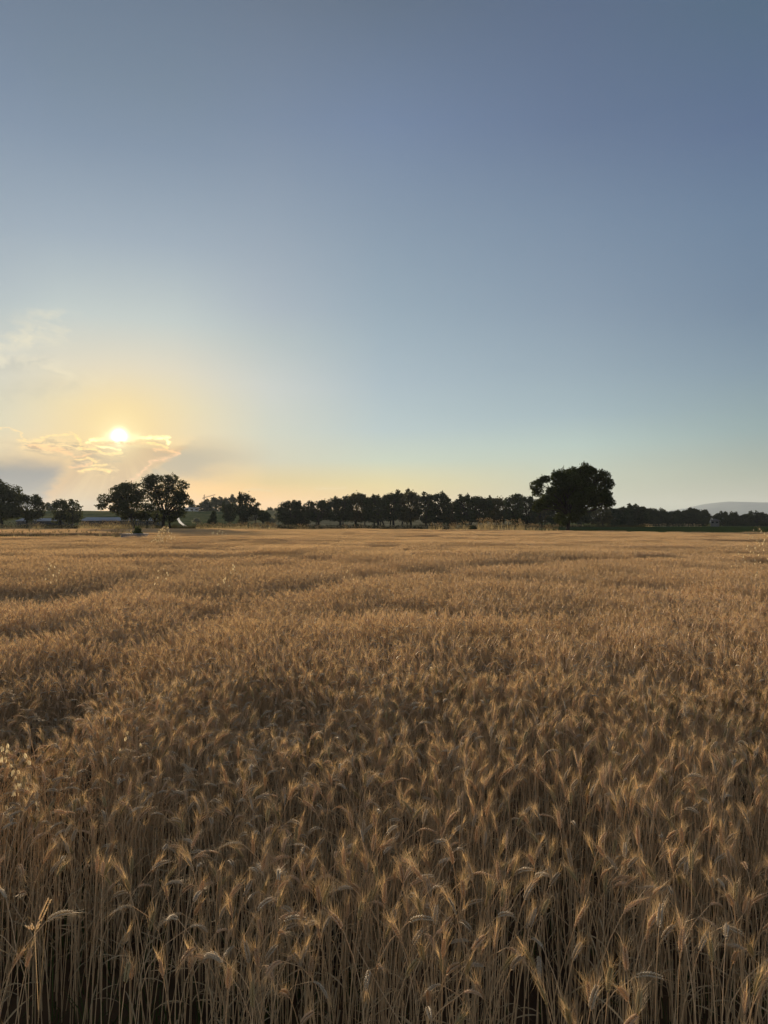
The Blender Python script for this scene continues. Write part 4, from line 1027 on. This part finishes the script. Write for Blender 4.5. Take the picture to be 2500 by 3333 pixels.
# ------------------------------------------------------------------ verge grass, weeds
def verge(name, label, segs, mat, r, blade_h, per_m, w, curve=.5):
    mb = MB()
    for (x0, x1, D, dD, hs, dens_) in segs:
        W = (x1 - x0) / F_PX * D; n = int(W * per_m * dens_ * dD ** .5)
        for _ in range(n):
            y = D + r.uniform(0, dD); x = ((r.uniform(x0, x1)) - CX) / F_PX * y
            if r.random() > .25 + 1.1 * float(vnoise(x / 2.2, y / 2.2, 33)): continue
            h = blade_h * hs * (.55 + .8 * float(vnoise(x / 1.3, y / 1.3, 34)))
            blades(mb, x, y, float(ground_z(x, y)), 7, h, w, r, .12, curve, 0, .22)
            if mat is M_DRY:
                for _q in range(3):
                    c = np.array([x + r.normal(0, .14), y, float(ground_z(x, y)) + h * r.uniform(.85, 1.05)])
                    spindle(mb, c, np.array([r.normal(0, .5), r.normal(0, .3), 1.]), .22, .035, 0, r.random(), np.array([0, 1, .1]))
    return tag(mb.build(name, [mat]), label, 'grass', kind='stuff')
rv = np.random.default_rng(55)
verge('dry_grass', 'tall pale dry grass along the far verge of the field',
      [(-60, 150, 138, 10, 1.35, 1.), (130, 300, 136, 8, 1.25, .5), (258, 420, 138, 8, 1.75, 1.6), (400, 500, 136, 6, 1.9, .7), (640, 760, 136, 10, 1.3, 1.2), (760, 900, 140, 16, 1.35, 1.2), (836, 902, 108, 4, 1.3, 1.6), (970, 1040, 112, 5, 1.05, .6), (1120, 1180, 112, 5, 1.25, .35), (1398, 1436, 105, 4, 1.6, 1.6), (1462, 1530, 103, 4, 1.5, 1.2), (1556, 1700, 99, 5, 1.75, 1.7), (1690, 1816, 95, 5, 1.2, 1.1), (2080, 2300, 192, 8, .8, .35),
       (0, 400, 60, 10, .8, .35), (384, 425, 54, 2, 1.3, .9), (880, 1900, 150, 30, .6, .5)], M_DRY, rv, 1.0, 5.5, .022)
verge('ditch_weeds', 'low dark weeds in the ditch and under the far trees',
      [(-80, 380, 53, 8, .66, 3.0), (-60, 1850, 158, 22, 1.1, 1.3), (600, 1500, 144, 6, .8, 1.4), (1850, 2100, 150, 30, .9, 1.)], M_WEED, rv, 1.0, 5.5, .03, .4)
# green crop beyond the wheat on the right
mb = MB()
def green_z(X, Y): return ground_z(X, Y) + .35 + .08 * vnoise(X / 1.5, Y / 1.5, 41)
gxs = []
V = []; nx_, ny_ = 90, 30
for j in range(ny_):
    for i in range(nx_):
        px = 1800 + (2900 - 1800) * i / (nx_ - 1); d0 = float(np.interp((px - CX) / F_PX, _et, _ed)) + 2.5; y = d0 + (190 - d0) * (j / (ny_ - 1)) ** 1.2
        x = (px - CX) / F_PX * y; V.append((x, y, float(ground_z(x, y)) + (.26 + .08 * float(vnoise(x / 1.4, y / 1.4, 41)) if 0 < j < ny_ - 1 else -.05)))
Fc = [(j * nx_ + i, j * nx_ + i + 1, (j + 1) * nx_ + i + 1, (j + 1) * nx_ + i) for j in range(ny_ - 1) for i in range(nx_ - 1)]
mb.add(V, Fc); gfo = mb.build('green_field', [M_CROP]); tag(gfo, 'strip of green crop between the wheat and the right tree line', 'field', kind='structure')

# ------------------------------------------------------------------ buildings, block, crane, bird
def shed(lab, x0, x1, ytop, yeave, ybase, D, depth=8., name='shed'):
    a = at(x0, ytop, D); b = at(x1, ytop, D); gz = float(ground_z((a.x + b.x) / 2, D)) - .2
    W = b.x - a.x; ze = at(x0, yeave, D).z - gz; zr = at(x0, ytop, D).z - gz
    root = empty(name, ((a.x + b.x) / 2, D, gz)); tag(root, lab, name.replace('_', ' '), 'long low sheds behind the left trees')
    m1 = MB(); boxm(m1, (0, depth / 2, ze / 2), (W - .4, depth, ze)); m1.build('wall', [M_WALLD], root)
    m2 = MB(); n = max(8, int(W / .5))
    for i in range(n):                                      # standing seams break the sheet
        xa = -W / 2 + W * i / n; xb = -W / 2 + W * (i + 1) / n
        for s_ in (0, 1):
            ya, yb = (-.35, depth / 2) if s_ == 0 else (depth + .35, depth / 2)
            m2.add([(xa, ya, ze - .02), (xb, ya, ze - .02), (xb, yb, zr), (xa, yb, zr), (xa, ya, ze - .1), (xb, ya, ze - .1)], [(0, 1, 2, 3), (4, 5, 1, 0)] if s_ == 0 else [(1, 0, 3, 2), (5, 4, 0, 1)])
        boxm(m2, (xa, depth / 4 - .17, (ze + zr) / 2 + .03), (.05, .05, .05))
    m2.build('roof', [M_ROOF], root)
    for i in range(5):
        d = MB(); boxm(d, (-W / 2 + W * (i + .5) / 5, -.06, ze * .45), (1.6, .1, ze * .6)); d.build('door', [M_GLASS], root)
shed('long low shed with pale grey sheet roof between the small trees and the big pair', 262, 505, 1683.5, 1694, 1712, 205.)
shed('low shed with pale roof half hidden behind the leftmost trees', 50, 205, 1686.5, 1695, 1712, 208.)
def house(lab, x0, x1, yt, yb, D, flat=True, name='house', roof_mat=None, wall=None, tri=0.):
    a = at(x0, yt, D); b = at(x1, yt, D); gz = float(ground_z((a.x + b.x) / 2, D)); zb = at(x0, yb, D).z; W = b.x - a.x; H = a.z - zb
    root = empty(name, ((a.x + b.x) / 2, D, zb), -math.atan2((a.x + b.x) / 2, D)); tag(root, lab, 'house'); wall = wall or M_WALLW
    m1 = MB(); boxm(m1, (0, 4, H / 2 - 2), (W, 8, H + 4)); m1.build('wall', [wall], root)
    m2 = MB()
    if flat: boxm(m2, (0, 4, H + .16), (W + 1.0, 9, .32))
    else: m2.add([(-W/2-.5, -.5, H), (W/2+.5, -.5, H), (W/2+.5, 8.5, H), (-W/2-.5, 8.5, H), (0, -.5, H + tri), (0, 8.5, H + tri)], [(0, 1, 4, 4), (2, 3, 5, 5), (1, 2, 5, 4), (3, 0, 4, 5)])
    m2.build('roof', [roof_mat or M_WALLW], root)
    for i in range(4 if W > 8 else 2):
        n_ = 4 if W > 8 else 2
        w_ = MB(); boxm(w_, (-W / 2 + W * (i + .5) / n_, -.05, H * .5), (W / n_ * .55, .12, H * .45)); f = w_.build('window', [M_GLASS], root)
house('white flat-roofed house on the hill top behind the pair of trees', 588, 646, 1654, 1664, 402.)
house('pale gabled house half hidden in the right tree line', 2314, 2340, 1695, 1706, 236., flat=False, roof_mat=M_GREYW, wall=M_GREYW, tri=.7)
root = empty('concrete_block', at(428, 1760, 51.5) * 1.0); root.location.z = 0
tag(root, 'low grey concrete well block with flat cover at the edge of the wheat', 'concrete block')
zt = at(428, 1737, 51.5).z
m1 = MB(); boxm(m1, (0, .6, (zt - .1) / 2), (1.5, 1.2, zt - .1)); m1.build('block', [M_CONC], root)
m1 = MB(); boxm(m1, (0, .6, zt - .04), (1.62, 1.32, .07)); m1.build('cover_slab', [M_CONC], root)
# pale track winding down the slope
mb = MB(); tr_pts = [(574, 1675, 335, 2.5), (577, 1681, 318, 3.5), (580, 1687, 300, 5), (584, 1693, 282, 6), (589, 1699, 262, 7), (596, 1704, 245, 8), (606, 1710, 228, 9)]
V = []
for px, py, D, w in tr_pts:
    for s_ in (-1, -.4, .3, 1):
        q = at(px + (s_ + random.uniform(-.35, .35)) * w * .75, py, D); V.append((q.x, D, float(ground_z(q.x, D)) + .12))
Fc = [(j * 4 + i, j * 4 + i + 1, (j + 1) * 4 + i + 1, (j + 1) * 4 + i) for j in range(6) for i in range(3)]
mb.add(V, Fc); tag(mb.build('track', [M_TRACK]), 'pale stony track running down the green slope', 'track', kind='structure')
# tower crane far behind the hill
cD = 1500.; base = at(665, 1640, cD); root = empty('tower_crane', (base.x, cD, 0)); tag(root, 'slender tower crane with long raised jib beyond the hill top', 'crane')
ztop = at(665, 1610, cD).z; zj = at(665, 1620, cD).z
def lattice(mb, p0, p1, w, n, rad):
    p0, p1 = np.array(p0, float), np.array(p1, float); d = nrm(p1 - p0); u = nrm(np.cross(d, [0, 1, 0])) * w; v = np.array([0, 1., 0]) * w
    C = [u + v, u - v, -u - v, -u + v]
    for c in C: tube(mb, [p0 + c, (p0 + p1) / 2 + c, p1 + c], [rad] * 3, 4)
    for i in range(n):
        a = p0 + (p1 - p0) * i / n; b = p0 + (p1 - p0) * (i + 1) / n
        for j in range(4): tube(mb, [a + C[j], (a + C[j] + b + C[(j + 1) % 4]) / 2, b + C[(j + 1) % 4]], [rad * .6] * 3, 3)
m1 = MB(); lattice(m1, (0, 0, 0), (0, 0, ztop), .8, 26, .22); m1.build('mast', [M_STEEL], root)
m1 = MB(); e = at(701, 1610, cD) - base; lattice(m1, (-3.0, 0, zj - .6), (e.x, 0, at(701, 1610, cD).z), .6, 16, .2); m1.build('jib', [M_STEEL], root)
m1 = MB(); tube(m1, [(0, 0, ztop), (e.x * .3, 0, ztop * .5 + zj * .5 + 1.2), (e.x * .6, 0, zj + 3.2)], [.1] * 3, 3); m1.build('tie_bar', [M_STEEL], root)
m1 = MB(); boxm(m1, (-2.6, 0, zj - 1.6), (1.6, 1.4, 1.8)); m1.build('counterweight', [M_CONC], root)
# one bird high in the sky
bp = at(1905, 846, 120.); root = empty('bird', bp); tag(root, 'tiny dark bird alone high in the right sky', 'bird')
m1 = MB(); tube(m1, [(-.09, 0, 0), (-.05, 0, .012), (.01, 0, .014), (.06, 0, .008), (.1, 0, .01), (.125, 0, .004)], [.004, .02, .028, .02, .014, .002], 7); m1.add([(-.08, -.012, 0), (-.08, .012, 0), (-.15, .03, .004), (-.15, -.03, .004)], [(0, 1, 2, 3)]); m1.build('body', [M_BIRD], root, smooth=True)
for s_ in (-1, 1):
    m1 = MB(); m1.add([(.03, s_ * .015, .012), (-.03, s_ * .015, .012), (-.05, s_ * .1, .045), (.03, s_ * .1, .05), (-.07, s_ * .2, .03)], [(0, 1, 2, 3), (3, 2, 4, 4)]); m1.build('wing', [M_BIRD], root)

# ------------------------------------------------------------------ haze
if HAZE_DENSITY > 0:
    mb = MB(); boxm(mb, (0, 3600, 116), (24000, 9600, 240)); hz = mb.mesh('haze', [])
    m = new_mat('haze'); v = m.node_tree.nodes.new('ShaderNodeVolumePrincipled'); v.inputs['Density'].default_value = HAZE_DENSITY
    v.inputs['Color'].default_value = (.82, .93, 1, 1); v.inputs['Anisotropy'].default_value = .15
    o = m.node_tree.nodes.new('ShaderNodeOutputMaterial'); m.node_tree.links.new(v.outputs[0], o.inputs['Volume'])
    hz.materials.append(m); ho = bpy.data.objects.new('haze', hz); col.objects.link(ho)
    tag(ho, 'thin evening haze paling the far mountain and hills', 'haze', kind='stuff')
print('objects', len(scene.objects))
